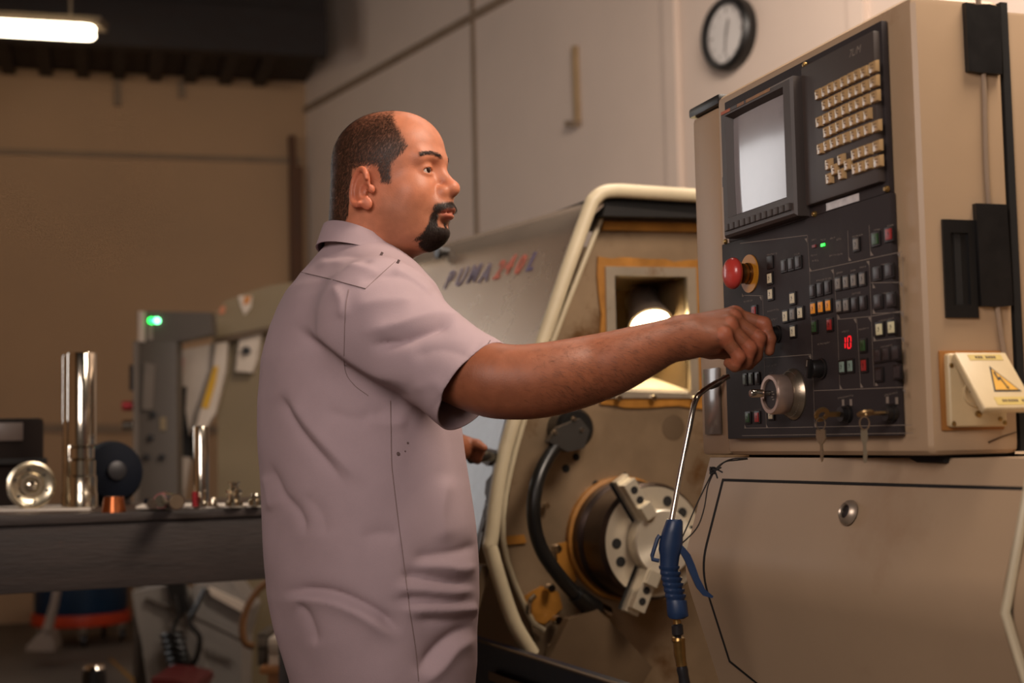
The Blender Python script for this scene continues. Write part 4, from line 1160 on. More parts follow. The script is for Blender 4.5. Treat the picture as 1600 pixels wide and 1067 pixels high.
stand('steel_tube', 'narrow polished tube close behind the tall steel tube', 'tube', 110, 795,
      [('tube_wall', [(0, 0), (12, 0), (12, 234), (11, 236), (9, 236), (9, 200)], m_pol), ('foot', [(12, 0), (13.5, 0), (13.5, 20), (12, 22)], m_pol2)], dz=0.0056)
stand('steel_rod', 'slim bright steel rod standing on paper near the worker', 'rod', 315, 794,
      [('rod', [(0, 0), (12, 0), (12, 122), (11, 124), (0, 124)], m_pol), ('foot', [(12, 0), (13, 0), (13, 6), (12, 7)], m_pol2)], dz=0.0056)
stand('copper_bushing', 'small tapered copper bushing beside the tall tube', 'bushing', 178, 800,
      [('bushing', [(0, 0), (19, 0), (15, 24), (9, 24), (9, 12)], m_copper), ('inner_sleeve', [(9.2, 6), (9.2, 24.5), (8, 24.5), (8, 6)], m_pol)])
stand('turned_fitting', 'small stepped steel fitting at the right end of the bench', 'fitting', 366, 794,
      [('stem', [(0, 0), (14, 0), (14, 7), (9, 9), (9, 18), (12, 20), (12, 25), (6, 28)], m_pol2), ('nipple', [(6, 27), (6, 33), (9, 34), (9, 37), (0, 37)], m_pol)], dz=0.0056)
stand('turned_fitting', 'tiny bright collar standing next to the stepped fitting', 'fitting', 333, 795,
      [('collar', [(0, 0), (6, 0), (6, 12), (5, 14), (0, 14)], m_pol2), ('flange', [(6, 0), (8, 0), (8, 3), (6, 3)], m_pol)], dz=0.0056)
stand('turned_fitting', 'small grey collar at the bench edge touching the shirt', 'fitting', 399, 793,
      [('collar', [(0, 0), (11, 0), (11, 8), (7, 10), (7, 16), (0, 16)], m_pol2), ('cap', [(7, 16), (5, 18), (0, 18)], m_pol)], dz=0.0056)
stand('red_plug', 'thin red plug standing just left of the slim rod', 'plug', 304, 795,
      [('plug', [(0, 0), (4, 0), (4, 22), (0, 24)], m_redp), ('plug_rim', [(4, 0), (5, 0), (5, 3), (4, 3)], m_redp)], dz=0.0056)
# flanged disc standing on edge, face to the camera
P = base_pt(49, 798) + UZ * 0.0056
kk = P.y / FPX
dc = P + UZ * 36 * kk
ax = (CAM - dc); ax.z = 0; ax.normalize(); ax = (ax + Vector((0.25, 0, 0.05))).normalized()
fd = thing('flanged_disc', 'round bright flanged disc standing on edge at the bench\'s left end', 'disc', P)
m_disc = M('satin_disc', (190, 178, 154), 0.24, metal=0.9, var=0.1, scale=20)
bm = BM(); lathe(bm, [(0, 0), (37 * kk, 0), (37 * kk, 0.012), (33 * kk, 0.014), (30 * kk, 0.010), (20 * kk, 0.008), (17 * kk, 0.012), (12 * kk, 0.012), (9 * kk, 0.006), (0, 0.006)], dc - ax * 0.008, ax, 56); ds = obj('disc', bm, m_disc, fd)
bm = BM(); lathe(bm, [(7 * kk, 0.0), (7 * kk, 0.010), (4 * kk, 0.012), (4 * kk, 0.0)], dc, ax, 24); obj('hub', bm, m_pol, fd)
for q in range(6):
    t_ = math.radians(60 * q + 20)
    X = ax.cross(UZ).normalized(); Y = X.cross(ax)
    c = dc + (X * math.cos(t_) + Y * math.sin(t_)) * 25 * kk
    bm = BM(); cyl(bm, c, c + ax * 0.0035, 0.004, seg=12); obj('bolt_hole', bm, m_gun2, ds)
# lying plugs
def lying(name, label, cat, p0, p1, r, mat, mat2):
    a, b = bt(*p0, 0.0056), bt(*p1, 0.0056); k = a.y / FPX
    a = a + UZ * r * k; b = b + UZ * r * k
    t = thing(name, label, cat, a - UZ * r * k)
    bm = BM(); tube(bm, [a, b], r * k, 24); obj('barrel', bm, mat, t)
    d = (b - a).normalized()
    bm = BM(); tube(bm, [a - d * 0.004, a], r * k * 0.85, 24); obj('end_face', bm, mat2, t)
    return t
lying('knurled_plug', 'grey knurled plug lying on the paper, end towards the camera', 'plug', (276, 797), (262, 793.5), 13, m_pol2, m_brown)
lying('rose_plug', 'rose coloured metal plug lying behind the knurled plug', 'plug', (252, 794.5), (258, 791.5), 12, m_pinkp, m_pol)
lying('short_pin', 'short bright pin lying left of the rose plug', 'pin', (238, 795), (232, 792.5), 8, m_pol, m_pol2)

# ================================================================== far left: cabinets and machines
m_mcol = M('grey_machine_paint', (104, 94, 84), 0.5, var=0.12, scale=3)
m_mcol2 = M('grey_machine_paint_dark', (78, 70, 62), 0.5, var=0.12, scale=3)
m_olive = M('olive_machine_paint', (128, 112, 84), 0.5, var=0.08, scale=3)
m_pale = M('pale_machine_panel', (176, 162, 148), 0.5, var=0.05)
m_white = M('white_machine_panel', (206, 192, 176), 0.5, var=0.04)
m_yel2 = M('yellow_label', (204, 156, 20), 0.5)
m_drumblue = M('blue_drum', (12, 44, 72), 0.4, var=0.15)
m_drumred = M('red_band', (188, 58, 24), 0.4, var=0.1)

def slab_px(name, pts, Y, th, mat, parent, bev=0.006):
    bm = BM(); prism(bm, [at(x, y, Y) for x, y in pts], (0, th, 0)); return obj(name, bm, mat, parent, smooth=0, bevel=bev)
# tall grey column with green lamps
YC = 6.4
mc = thing('machine_tower', 'tall grey machine column with green lamps on top, beyond the bench', 'machine', Vector((at(242, 700, YC).x, YC + 0.2, 0)))
bm = BM()
a, b = at(208, 532, YC), at(276, 532, YC)
bx(bm, ((a.x + b.x) / 2, YC + 0.06, a.z / 2), (b.x - a.x, 0.12, a.z)); obj('column', bm, m_mcol2, mc, bevel=0.01)
slab_px('column_edge', [(208, 532), (216, 532), (216, 1060), (208, 1060)], YC - 0.012, 0.02, m_mcol, mc, 0.003)
slab_px('head_box', [(214, 486), (330, 488), (332, 522), (276, 534), (216, 534)], YC, 0.1, m_mcol2, mc)
slab_px('head_edge', [(216, 486), (226, 486), (226, 534), (216, 534)], YC - 0.015, 0.02, m_pale, mc, 0.003)
m_green = M('green_lamp', (60, 255, 120), 0.3, emit=(30, 255, 90), es=7.0)
m_green2 = M('pale_green_lamp', (150, 255, 180), 0.3, emit=(120, 255, 170), es=9.0)
for x, mt in ((237, m_green), (246, m_green2)):
    bm = BM(); lathe(bm, [(0, 0), (0.012, 0), (0.012, 0.01), (0, 0.016)], at(x, 501, YC - 0.0), (0, -1, 0), 20); obj('signal_lamp', bm, mt, mc)
for k in range(6):
    slab_px('vent_slot', [(232, 508 + 4 * k), (238, 508 + 4 * k), (238, 510 + 4 * k), (232, 510 + 4 * k)], YC - 0.005, 0.01, m_pale, mc, 0)
slab_px('gauge_plate', [(226, 566), (242, 570), (238, 640), (222, 640)], YC - 0.02, 0.03, m_mcol, mc, 0.004)
slab_px('label_plate', [(250, 652), (259, 652), (259, 672), (250, 672)], YC - 0.01, 0.012, m_olive, mc, 0)
for x, y in ((230, 714), (254, 714), (236, 684), (240, 648)):
    bm = BM(); lathe(bm, [(0, 0), (0.015, 0), (0.015, 0.02), (0, 0.022)], at(x, y, YC), (0, -1, 0), 16); obj('knob', bm, m_black, mc)
for x, y, mt in ((205, 634, m_redp), (205, 664, m_chrome)):
    bm = BM(); lathe(bm, [(0, 0), (0.022, 0), (0.022, 0.05), (0, 0.055)], at(x + 4, y, YC + 0.03), (-1, -0.3, 0), 16); obj('side_button', bm, mt, mc)
slab_px('side_cover', [(202, 570), (209, 570), (209, 610), (202, 610)], YC + 0.05, 0.2, m_black, mc, 0.003)
# mill with pale panels and yellow label
YM = 6.9
ml = thing('milling_machine', 'olive and white milling machine with a yellow label strip', 'machine', Vector((at(380, 700, YM).x, YM + 0.4, 0)))
slab_px('main_casting', [(340, 520), (470, 470), (520, 520), (520, 1120), (330, 1120), (340, 760)], YM + 0.05, 0.7, m_olive, ml, 0.02)
slab_px('top_cover', [(330, 498), (352, 470), (420, 446), (470, 440), (470, 495), (418, 510), (332, 528)], YM - 0.06, 0.6, m_olive, ml, 0.02)
slab_px('angled_guard', [(278, 548), (336, 536), (330, 572), (316, 612), (302, 650), (296, 680), (290, 640), (292, 604), (276, 602)], YM - 0.03, 0.06, m_pale, ml, 0.004)
slab_px('white_rail', [(338, 536), (355, 535), (352, 580), (336, 645), (322, 668), (300, 672), (316, 630), (330, 580)], YM - 0.05, 0.05, m_white, ml, 0.004)
slab_px('yellow_strip', [(333, 573), (341, 572), (336, 600), (325, 638), (315, 637), (324, 604)], YM - 0.056, 0.008, m_yel2, ml, 0)
slab_px('rail_edge', [(332, 534), (337, 534), (333, 575), (314, 636), (304, 672), (298, 672), (309, 630), (328, 575)], YM - 0.058, 0.02, m_mcol, ml, 0)
slab_px('red_decal', [(276, 566), (287, 560), (284, 584), (276, 592)], YM - 0.036, 0.008, M('pink_decal', (178, 120, 112), 0.5), ml, 0)
slab_px('white_panel', [(374, 528), (408, 516), (402, 560), (394, 582), (368, 580)], YM - 0.02, 0.06, m_white, ml, 0.004)
bm = BM(); lathe(bm, [(0, 0), (0.02, 0), (0.02, 0.03), (0, 0.034)], at(386, 548, YM - 0.02), (0, -1, 0), 16); obj('panel_knob', bm, m_black, ml)
slab_px('warning_tag', [(372, 462), (394, 462), (392, 480), (382, 492), (376, 478)], YM - 0.07, 0.01, m_white, ml, 0)
slab_px('orange_tag', [(382, 464), (392, 462), (388, 474), (380, 476)], YM - 0.076, 0.006, M('orange_tag', (196, 120, 40), 0.5), ml, 0)
slab_px('side_tag', [(344, 480), (352, 477), (350, 490), (342, 491)], YM - 0.07, 0.01, M('salmon_tag', (190, 120, 84), 0.5), ml, 0)
slab_px('dark_gap', [(276, 604), (299, 604), (294, 720), (276, 712)], YM + 0.02, 0.3, m_dark, ml, 0)
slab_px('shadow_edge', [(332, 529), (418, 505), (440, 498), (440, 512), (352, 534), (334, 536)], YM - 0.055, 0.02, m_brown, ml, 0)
slab_px('lower_panel', [(276, 712), (297, 716), (284, 790), (272, 790)], YM - 0.02, 0.05, m_pale, ml, 0.004)
# under the bench: grey machine base with coiled cable
YG = 6.0
gb = thing('grey_machine_base', 'pale grey machine base with coiled cable seen under the bench', 'machine base', Vector((at(310, 900, YG).x, YG + 0.3, 0)))
bm = BM(); 
slab_px('left_cover', [(205, 925), (262, 915), (300, 960), (330, 1100), (235, 1100), (222, 1010)], YG, 0.28, M('grey_blue_cover', (124, 118, 112), 0.5, var=0.08), gb, 0.01)
slab_px('right_cover', [(300, 915), (360, 905), (392, 950), (378, 1000), (376, 1100), (318, 1100)], YG + 0.06, 0.24, M('grey_blue_cover_light', (138, 132, 126), 0.5, var=0.08), gb, 0.01)
slab_px('pale_ledge', [(325, 918), (370, 938), (386, 948), (380, 958), (330, 930)], YG + 0.02, 0.1, m_white, gb, 0.004)
slab_px('black_stem', [(258, 905), (288, 905), (290, 935), (300, 955), (284, 960), (266, 935)], YG - 0.04, 0.05, m_black, gb, 0.004)
coil = []
for k in range(60):
    t_ = k / 59
    coil.append(at(268 + 16 * math.cos(k * 0.62) + 14 * t_, 990 + 55 * t_ + 5 * math.sin(k * 0.62), YG - 0.08 + 0.03 * math.sin(k * 0.62)))
bm = BM(); tube(bm, [at(272, 930, YG - .06), at(280, 960, YG - .07), at(270, 985, YG - .08)] + coil, 0.010, 8); obj('coiled_cable', bm, m_rubber, gb)
bm = BM(); tube(bm, smooth_path([at(320, 920, YG - .05), at(306, 950, YG - .07), at(296, 972, YG - .08), at(312, 995, YG - .08), at(308, 1025, YG - .08), at(296, 1045, YG - .08)], 4), 0.012, 8); obj('cable', bm, m_rubber, gb)
bm = BM(); tube(bm, smooth_path([at(228, 935, YG - .02), at(290, 958, YG - .03), at(350, 985, YG - .03), at(378, 1000, YG - .02)], 4), 0.010, 8); obj('cable', bm, m_mcol2, gb)
# red tool box at the base
rb = thing('red_toolbox', 'dark red toolbox on the floor before the machine base', 'toolbox', Vector((at(262, 1040, 5.6).x, 5.7, 0)))
slab_px('box_body', [(238, 1072), (302, 1075), (302, 1350), (238, 1350)], 5.5, 0.3, M('dark_red_enamel', (64, 18, 17), 0.4, var=0.15), rb, 0.01)
slab_px('box_lid', [(236, 1060), (270, 1062), (304, 1070), (304, 1084), (236, 1084)], 5.48, 0.34, M('red_enamel', (84, 22, 20), 0.4, var=0.15), rb, 0.01)
# brown hose loop and carton right of it
bh = thing('brown_hose', 'brown hose loop hanging under the bench next to the shirt', 'hose', at(385, 960, 5.2))
bm = BM(); tube(bm, smooth_path([at(425, 905, 5.2), at(405, 920, 5.2), at(388, 945, 5.2), at(379, 975, 5.2), at(382, 1003, 5.2), at(396, 1010, 5.22)], 5), 0.013, 10); obj('hose', bm, M('brown_rubber', (120, 82, 48), 0.5), bh)
bm = BM(); cyl(bm, at(426, 903, 5.2), at(432, 893, 5.2), 0.018); obj('hose_end', bm, m_gun2, bh)
def carton(name, label, x0, x1, y0, y1, Y, mat, mat2, yb):
    a, b = at(x0, y0, Y), at(x1, y1, Y)
    zt, z0 = a.z, at(x0, yb, Y).z
    t = thing(name, label, 'box', Vector(((a.x + b.x) / 2, Y + 0.12, z0)))
    bm = BM(); bx(bm, ((a.x + b.x) / 2, Y + 0.12, (zt + z0) / 2), (b.x - a.x, 0.24, zt - z0)); obj('box_body', bm, mat, t, bevel=0.003)
    bm = BM(); bx(bm, ((a.x + b.x) / 2, Y - 0.003, zt - 0.03), ((b.x - a.x) * 0.9, 0.006, 0.03)); obj('box_flap', bm, mat2, t, bevel=0.001)
    return a
sh = thing('tool_stand', 'brown wooden stand carrying the small boxes under the bench', 'stand', Vector((at(460, 1000, 5.0).x, 5.1, 0)))
zt = at(440, 1040, 5.0).z
a, b = at(408, 1040, 5.0), at(520, 1040, 5.0)
bm = BM(); bx(bm, ((a.x + b.x) / 2, 5.12, zt - 0.012), (b.x - a.x, 0.3, 0.024)); obj('stand_top', bm, M('raw_wood', (150, 100, 56), 0.6, var=0.2, scale=4), sh, bevel=0.002)
for xx in (a.x + 0.05, b.x - 0.03):
    bm = BM(); bx(bm, (xx, 5.12, (zt - 0.024) / 2), (0.05, 0.26, zt - 0.024)); obj('stand_leg', bm, MATS['raw_wood'], sh, bevel=0.002)
carton('carton', 'white carton half hidden behind the shirt under the bench', 419, 480, 998, 1040, 5.0, m_white, m_pale, 1040)
carton('carton', 'small dark grey box left of the white carton', 402, 417, 990, 1036, 5.06, m_mcol2, m_mcol, 1040)
# blue vacuum drum with red band on castors
YD = 8.9
dpt = at(127, 935, YD)
vd = thing('shop_vacuum', 'blue drum vacuum with a red band standing by the back wall', 'vacuum', Vector((dpt.x, YD, 0)))
kd = YD / FPX
zr0, zr1 = at(127, 972, YD).z, at(127, 957, YD).z
rD = 70 * kd
bm = BM(); lathe(bm, [(0, 0), (rD * 0.96, 0), (rD, 0.03), (rD, 0.33), (rD * 0.97, 0.36), (rD * 0.6, 0.44), (0, 0.46)], (dpt.x, YD, zr1), UZ, 48); obj('drum', bm, m_drumblue, vd)
bm = BM(); lathe(bm, [(0, 0), (rD * 1.05, 0), (rD * 1.07, 0.02), (rD * 1.05, zr1 - zr0 + 0.01), (0, zr1 - zr0 + 0.01)], (dpt.x, YD, zr0), UZ, 48); obj('red_band', bm, m_drumred, vd)
for q in range(5):
    t_ = math.radians(72 * q - 70)
    c = Vector((dpt.x + math.cos(t_) * rD * 0.9, YD + math.sin(t_) * rD * 0.9, 0.04))
    bm = BM(); lathe(bm, [(0, -0.015), (0.04, -0.015), (0.04, 0.015), (0, 0.015)], c, (1, 0.3, 0), 20); w_ = obj('castor', bm, m_gun2, vd)
    bm = BM(); bx(bm, (c.x, c.y, (0.05 + zr0) / 2), (0.05, 0.03, zr0 - 0.04)); obj('castor_fork', bm, m_chrome, vd, smooth=0)
# pale floor nozzle on its wand
M('dull_pale_plastic', (132, 116, 104), 0.6)
nz_ = thing('floor_nozzle', 'pale vacuum floor nozzle on a slanted wand below the bench', 'nozzle', at(70, 1016, 7.9))
bm = BM(); tube(bm, [at(98, 870, 7.9), at(86, 940, 7.9), at(74, 985, 7.9)], [0.022, 0.024, 0.03], 14); obj('wand', bm, MATS['dull_pale_plastic'], nz_)
bm = BM(); 
prism(bm, [at(x, y, 7.9) for x, y in ((66, 985), (80, 988), (86, 1008), (84, 1018), (40, 1017), (42, 1008))], (0, 0.12, 0)); obj('nozzle_head', bm, MATS['dull_pale_plastic'], nz_, bevel=0.01)
# dark container and cup near the frame's lower edge
cu = thing('dark_canister', 'dark canister with a bright rim at the photo\'s bottom left', 'canister', Vector((at(147, 1050, 5.0).x, 5.0, 0.0)))
cz = at(147, 1046, 5.0)
bm = BM(); lathe(bm, [(0, 0), (0.042, 0), (0.042, cz.z - 0.02), (0.038, cz.z), (0, cz.z)], (cz.x, 5.0, 0), UZ, 28); obj('canister_body', bm, m_black, cu)
bm = BM(); lathe(bm, [(0.036, 0), (0.040, 0.004), (0.034, 0.014), (0.02, 0.016), (0, 0.016)], (cz.x, 5.0, cz.z), UZ, 28); obj('rim', bm, m_chrome, cu)
# yellow floor line
def fl(px, py): return on(px, py, Vector((0, 0, 0.002)), UZ)
bm = BM(); prism(bm, [fl(168, 1028), fl(174, 1028), fl(232, 1080), fl(222, 1082)], UZ * 0.001); obj('floor_line', bm, M('worn_yellow_paint', (130, 92, 34), 0.6, var=0.3, scale=8), floor, smooth=0)
# dark instrument case on the rear of the bench, left of the tube, with a pale panel
def rear_top(px, off):                                   # bench-top point at a pixel column, off metres behind the front edge
    P = bp(px, 760, off); return Vector((P.x, P.y, zb))
c0 = rear_top(18, 0.52); kz = c0.y / FPX
WD = W_axes(c0, e_b, f_b, UZ)
dk = thing('instrument_case', 'dark brown instrument case with a pale panel at the bench rear', 'case', WD)
hC = 140 * kz
bm = BM(); bx(bm, (0, 0.10, hC / 2), (96 * kz, 0.2, hC)); obj('case_body', bm, M('dark_brown_enamel', (30, 22, 18), 0.8, spec=0.15), dk, WD, bevel=0.012)
bm = BM(); bx(bm, (-0.006, -0.003, hC * 0.85), (40 * kz, 0.006, 28 * kz)); obj('pale_panel', bm, M('grey_screen', (96, 82, 74), 0.4), dk, WD, bevel=0.001)
bm = BM(); bx(bm, (0.0, -0.012, hC * 0.52), (104 * kz, 0.02, 9 * kz)); obj('shelf_lip', bm, m_dark, dk, WD, bevel=0.002)
# dark blue rounded motor at the bench rear, behind the tube
cm = rear_top(170, 0.5) + UZ * 0.088
mt_ = thing('blue_motor', 'dark blue rounded motor housing behind the copper bushing', 'motor', cm - UZ * 0.088)
bm = BM(); lathe(bm, [(0, -0.05), (0.065, -0.05), (0.082, -0.03), (0.086, 0.03), (0.076, 0.06), (0.04, 0.075), (0, 0.075)], cm, (0.5, -0.8, 0.1), 36); obj('motor_body', bm, M('dark_blue_enamel', (10, 15, 26), 0.75, spec=0.15), mt_)
bm = BM(); bx(bm, (cm.x, cm.y, zb + 0.012), (0.10, 0.09, 0.024)); obj('motor_foot', bm, m_gun2, mt_, bevel=0.004)
bm = BM(); lathe(bm, [(0, 0), (0.025, 0), (0.025, 0.02), (0, 0.024)], cm + Vector((0.035, -0.06, 0.006)), (0.5, -0.8, 0.1), 20); obj('shaft_cap', bm, m_gun2, mt_)
# ================================================================== the worker
# Signed-distance modelling: bodies are smooth unions of rounded cones and ellipsoids, meshed by surface nets.
class Grid:
    def __init__(s, lo, hi, h):
        s.lo = np.array(lo, np.float32); s.h = h
        s.n = (np.ceil((np.array(hi) - np.array(lo)) / h).astype(int) + 1)
        s.F = np.full(s.n, 0.5, np.float32)
    def box(s, lo, hi):
        i0 = np.maximum(0, np.floor((np.array(lo) - s.lo) / s.h).astype(int)); i1 = np.minimum(s.n, np.ceil((np.array(hi) - s.lo) / s.h).astype(int) + 1)
        if np.any(i1 <= i0): return None
        sl = tuple(slice(a, b) for a, b in zip(i0, i1))
        ax = [s.lo[k] + s.h * np.arange(i0[k], i1[k], dtype=np.float32) for k in range(3)]
        X, Y, Z = np.meshgrid(*ax, indexing='ij', sparse=True)
        return sl, X, Y, Z
    def put(s, fn, lo, hi, k, mode='add'):
        m = k + 3 * s.h
        b = s.box(np.array(lo) - m, np.array(hi) + m)
        if b is None: return
        sl, X, Y, Z = b
        d = fn(X, Y, Z).astype(np.float32)
        A = s.F[sl]
        if mode == 'add':
            h = np.maximum(k - np.abs(A - d), 0) / k
            s.F[sl] = np.minimum(A, d) - h * h * k * 0.25
        else:
            d = -d
            h = np.maximum(k - np.abs(A - d), 0) / k
            s.F[sl] = np.maximum(A, d) + h * h * k * 0.25
    def cone(s, a, b, ra, rb=None, k=0.02, mode='add'):
        rb = ra if rb is None else rb
        a = np.array(a, np.float32); b = np.array(b, np.float32); ab = b - a; L2 = float(ab @ ab) + 1e-12
        def fn(X, Y, Z):
            px, py, pz = X - a[0], Y - a[1], Z - a[2]
            t = np.clip((px * ab[0] + py * ab[1] + pz * ab[2]) / L2, 0, 1)
            return np.sqrt((px - ab[0] * t) ** 2 + (py - ab[1] * t) ** 2 + (pz - ab[2] * t) ** 2) - (ra + (rb - ra) * t)
        r = max(ra, rb)
        s.put(fn, np.minimum(a, b) - r, np.maximum(a, b) + r, k, mode)
    def ell(s, c, rad, R=None, k=0.02, mode='add'):
        c = np.array(c, np.float32); rad = np.array(rad, np.float32)
        R = np.eye(3, dtype=np.float32) if R is None else np.array(R, np.float32)   # columns = local axes in world
        def fn(X, Y, Z):
            px, py, pz = X - c[0], Y - c[1], Z - c[2]
            q = [(px * R[0, i] + py * R[1, i] + pz * R[2, i]) for i in range(3)]
            k0 = np.sqrt(sum((q[i] / rad[i]) ** 2 for i in range(3))); k1 = np.sqrt(sum((q[i] / rad[i] ** 2) ** 2 for i in range(3)))
            return k0 * (k0 - 1) / np.maximum(k1, 1e-6)
        r = float(rad.max())
        s.put(fn, c - r, c + r, k, mode)
    def mesh(s):
        F = s.F; h = s.h
        S = F < 0
        nx, ny, nz = F.shape
        c = [S[i:nx - 1 + i, j:ny - 1 + j, k:nz - 1 + k] for i in (0, 1) for j in (0, 1) for k in (0, 1)]
        anyS = np.logical_or.reduce(c); allS = np.logical_and.reduce(c)
        act = anyS & ~allS
        I = np.argwhere(act)
        idx = np.full(act.shape, -1, np.int32); idx[act] = np.arange(len(I))
        cor = [(i, j, k) for i in (0, 1) for j in (0, 1) for k in (0, 1)]
        val = {q: F[I[:, 0] + q[0], I[:, 1] + q[1], I[:, 2] + q[2]] for q in cor}
        acc = np.zeros((len(I), 3)); cnt = np.zeros(len(I))
        for a in cor:
            for d in range(3):
                if a[d]: continue
                b = list(a); b[d] = 1; b = tuple(b)
                fa, fb = val[a], val[b]
                m = (fa < 0) != (fb < 0)
                t = np.where(m, fa / np.where(m, fa - fb, 1), 0)
                P = np.array(a, float)[None] + np.zeros((len(I), 3)); P[:, d] += t
                acc += P * m[:, None]; cnt += m
        V = (I + acc / cnt[:, None]) * h + s.lo
        Q = []
        for d in range(3):
            A = [slice(None)] * 3; B = [slice(None)] * 3
            A[d] = slice(0, -1); B[d] = slice(1, None)
            ch = S[tuple(A)] != S[tuple(B)]
            E = np.argwhere(ch)
            o = [k for k in range(3) if k != d]
            ok = np.all([(E[:, k] > 0) & (E[:, k] < F.shape[k] - 1) for k in o], axis=0)
            E = E[ok]
            def cell(da, db):
                C = E.copy(); C[:, o[0]] += da; C[:, o[1]] += db
                return idx[C[:, 0], C[:, 1], C[:, 2]]
            q = np.stack([cell(-1, -1), cell(0, -1), cell(0, 0), cell(-1, 0)], 1)
            inside = S[E[:, 0], E[:, 1], E[:, 2]]
            flip = inside if d != 1 else ~inside
            q[~flip] = q[~flip][:, ::-1]
            Q.append(q)
        Q = np.concatenate(Q)
        Q = Q[np.all(Q >= 0, 1)]
        return V, Q


def relax(V, Q, it=2, lam=0.5):
    E = np.concatenate([Q[:, [0, 1]], Q[:, [1, 2]], Q[:, [2, 3]], Q[:, [3, 0]]])
    E = np.concatenate([E, E[:, ::-1]])
    n = len(V); cnt = np.bincount(E[:, 0], minlength=n)
    for _ in range(it):
        N = np.stack([np.bincount(E[:, 0], weights=V[E[:, 1], k], minlength=n) for k in range(3)], 1) / np.maximum(cnt, 1)[:, None]
        V = V + lam * (N - V)
    return V


def np_mesh(name, V, Q):
    me = bpy.data.meshes.new(name)
    me.vertices.add(len(V)); me.vertices.foreach_set('co', np.asarray(V, np.float32).ravel())
    n = Q.shape[1]
    me.loops.add(Q.size); me.loops.foreach_set('vertex_index', np.asarray(Q, np.int32).ravel())
    me.polygons.add(len(Q))
    me.polygons.foreach_set('loop_start', np.arange(0, Q.size, n, dtype=np.int32))
    me.update(calc_edges=True); me.validate()
    return me


def v_normals(V, Q):
    A = V[Q[:, 2]] - V[Q[:, 0]]; B = V[Q[:, 3]] - V[Q[:, 1]]
    Nf = np.cross(A, B)
    N = np.zeros_like(V)
    for k in range(4):
        for d in range(3): N[:, d] += np.bincount(Q[:, k], weights=Nf[:, d], minlength=len(V))
    return N / np.maximum(np.linalg.norm(N, axis=1), 1e-12)[:, None]


PHI = math.radians(28)
fB = Vector((math.cos(PHI), math.sin(PHI), 0)); rB = Vector((math.sin(PHI), -math.cos(PHI), 0))
TY = 2.44
person = thing('person', 'man in a mauve grey work shirt turning a knob on the pendant', 'person', Vector((at(590, 900, TY).x, TY, 0)))

# ------------------------------------------------------------------ skin: head, neck, arms, hands
TH = math.radians(20)
H0 = at(612, 281, 2.42)
HF = np.array((math.cos(TH), -math.sin(TH), 0)); HR = np.array((-math.sin(TH), -math.cos(TH), 0)); HU = np.array((0, 0, 1.0))
HM = np.stack([HF, HR, HU], 1)                         # local -> world
def hw_(p): return np.array(H0) + HM @ np.array(p, float)
def hl_(P): return (P - np.array(H0)) @ HM
def rotl(ax, deg):
    return np.array(Matrix.Rotation(math.radians(deg), 3, ax))
gh = Grid(hw_((0, 0, 0)) - np.array((0.17, 0.15, 0.27)), hw_((0, 0, 0)) + np.array((0.16, 0.15, 0.14)), 0.0017)
def he(c, r, k=0.02, mode='add', R=None, sym=False):
    for sg in ((1, -1) if sym else (1,)):
        cc = (c[0], c[1] * sg, c[2])
        RR = HM if R is None else HM @ (R if sg > 0 else np.diag((1, -1, 1)) @ R @ np.diag((1, -1, 1)))
        gh.ell(hw_(cc), r, RR, k, mode)
def hc(a, b, ra, rb=None, k=0.012, mode='add', sym=False):
    for sg in ((1, -1) if sym else (1,)):
        gh.cone(hw_((a[0], a[1] * sg, a[2])), hw_((b[0], b[1] * sg, b[2])), ra, rb, k, mode)
he((-0.011, 0, 0.032), (0.096, 0.078, 0.086))                        # cranium
he((0.030, 0, 0.045), (0.060, 0.064, 0.058), 0.03)                   # forehead
he((0.031, 0, -0.035), (0.062, 0.062, 0.080), 0.03)                  # mid face
he((0.026, 0.022, -0.060), (0.056, 0.044, 0.048), 0.025, sym=True)   # heavy jaw and cheeks
he((0.074, 0, -0.095), (0.027, 0.029, 0.021), 0.025)                 # chin
he((0.054, 0.037, -0.030), (0.028, 0.025, 0.024), 0.022, sym=True)   # cheek bones
he((0.028, 0, -0.100), (0.052, 0.048, 0.028), 0.03)                  # under the chin
hc((0.074, 0.044, 0.024), (0.087, 0.010, 0.026), 0.0085, 0.010, 0.018, sym=True)   # brow ridge
he((0.099, 0.031, 0.006), (0.016, 0.020, 0.013), 0.014, 'sub', sym=True)          # eye sockets
EYE = [(0.0735, 0.0320, 0.0045), (0.0735, -0.0320, 0.0045)]
for e in EYE: gh.ell(hw_(e), (0.0150, 0.0168, 0.0145), HM, 0.005)
for e in EYE:
    sg = 1 if e[1] > 0 else -1
    gh.ell(hw_((e[0] + 0.0135, e[1] + 0.0015 * sg, e[2] - 0.0014)), (0.013, 0.0148, 0.0045), HM @ np.array(Matrix.Rotation(math.radians(-5 * sg), 3, 'X')), 0.0018, 'sub')
hc((0.083, 0, 0.016), (0.110, 0, -0.021), 0.0085, 0.0112, 0.014)     # nose bridge
he((0.1125, 0, -0.0255), (0.0120, 0.0130, 0.0112), 0.010)            # nose tip
he((0.0985, 0.0150, -0.0300), (0.0125, 0.0085, 0.0095), 0.006, sym=True)   # nostril wings
he((0.1045, 0.0088, -0.0400), (0.0072, 0.0046, 0.0052), 0.002, 'sub', sym=True)
he((0.090, 0, -0.056), (0.022, 0.028, 0.021), 0.018)                 # muzzle
he((0.1040, 0, -0.0590), (0.0108, 0.021, 0.0056), 0.007)             # upper lip
he((0.1020, 0, -0.0715), (0.0102, 0.019, 0.0068), 0.006)             # lower lip
hc((0.1145, 0.0, -0.0653), (0.096, 0.0265, -0.0675), 0.0016, 0.0014, 0.0035, 'sub', sym=True)   # mouth line
he((0.109, 0, -0.0845), (0.010, 0.02, 0.005), 0.012, 'sub')           # dip over the chin
hc((-0.030, 0, -0.060), (-0.050, 0, -0.205), 0.063, 0.056, 0.035)    # neck
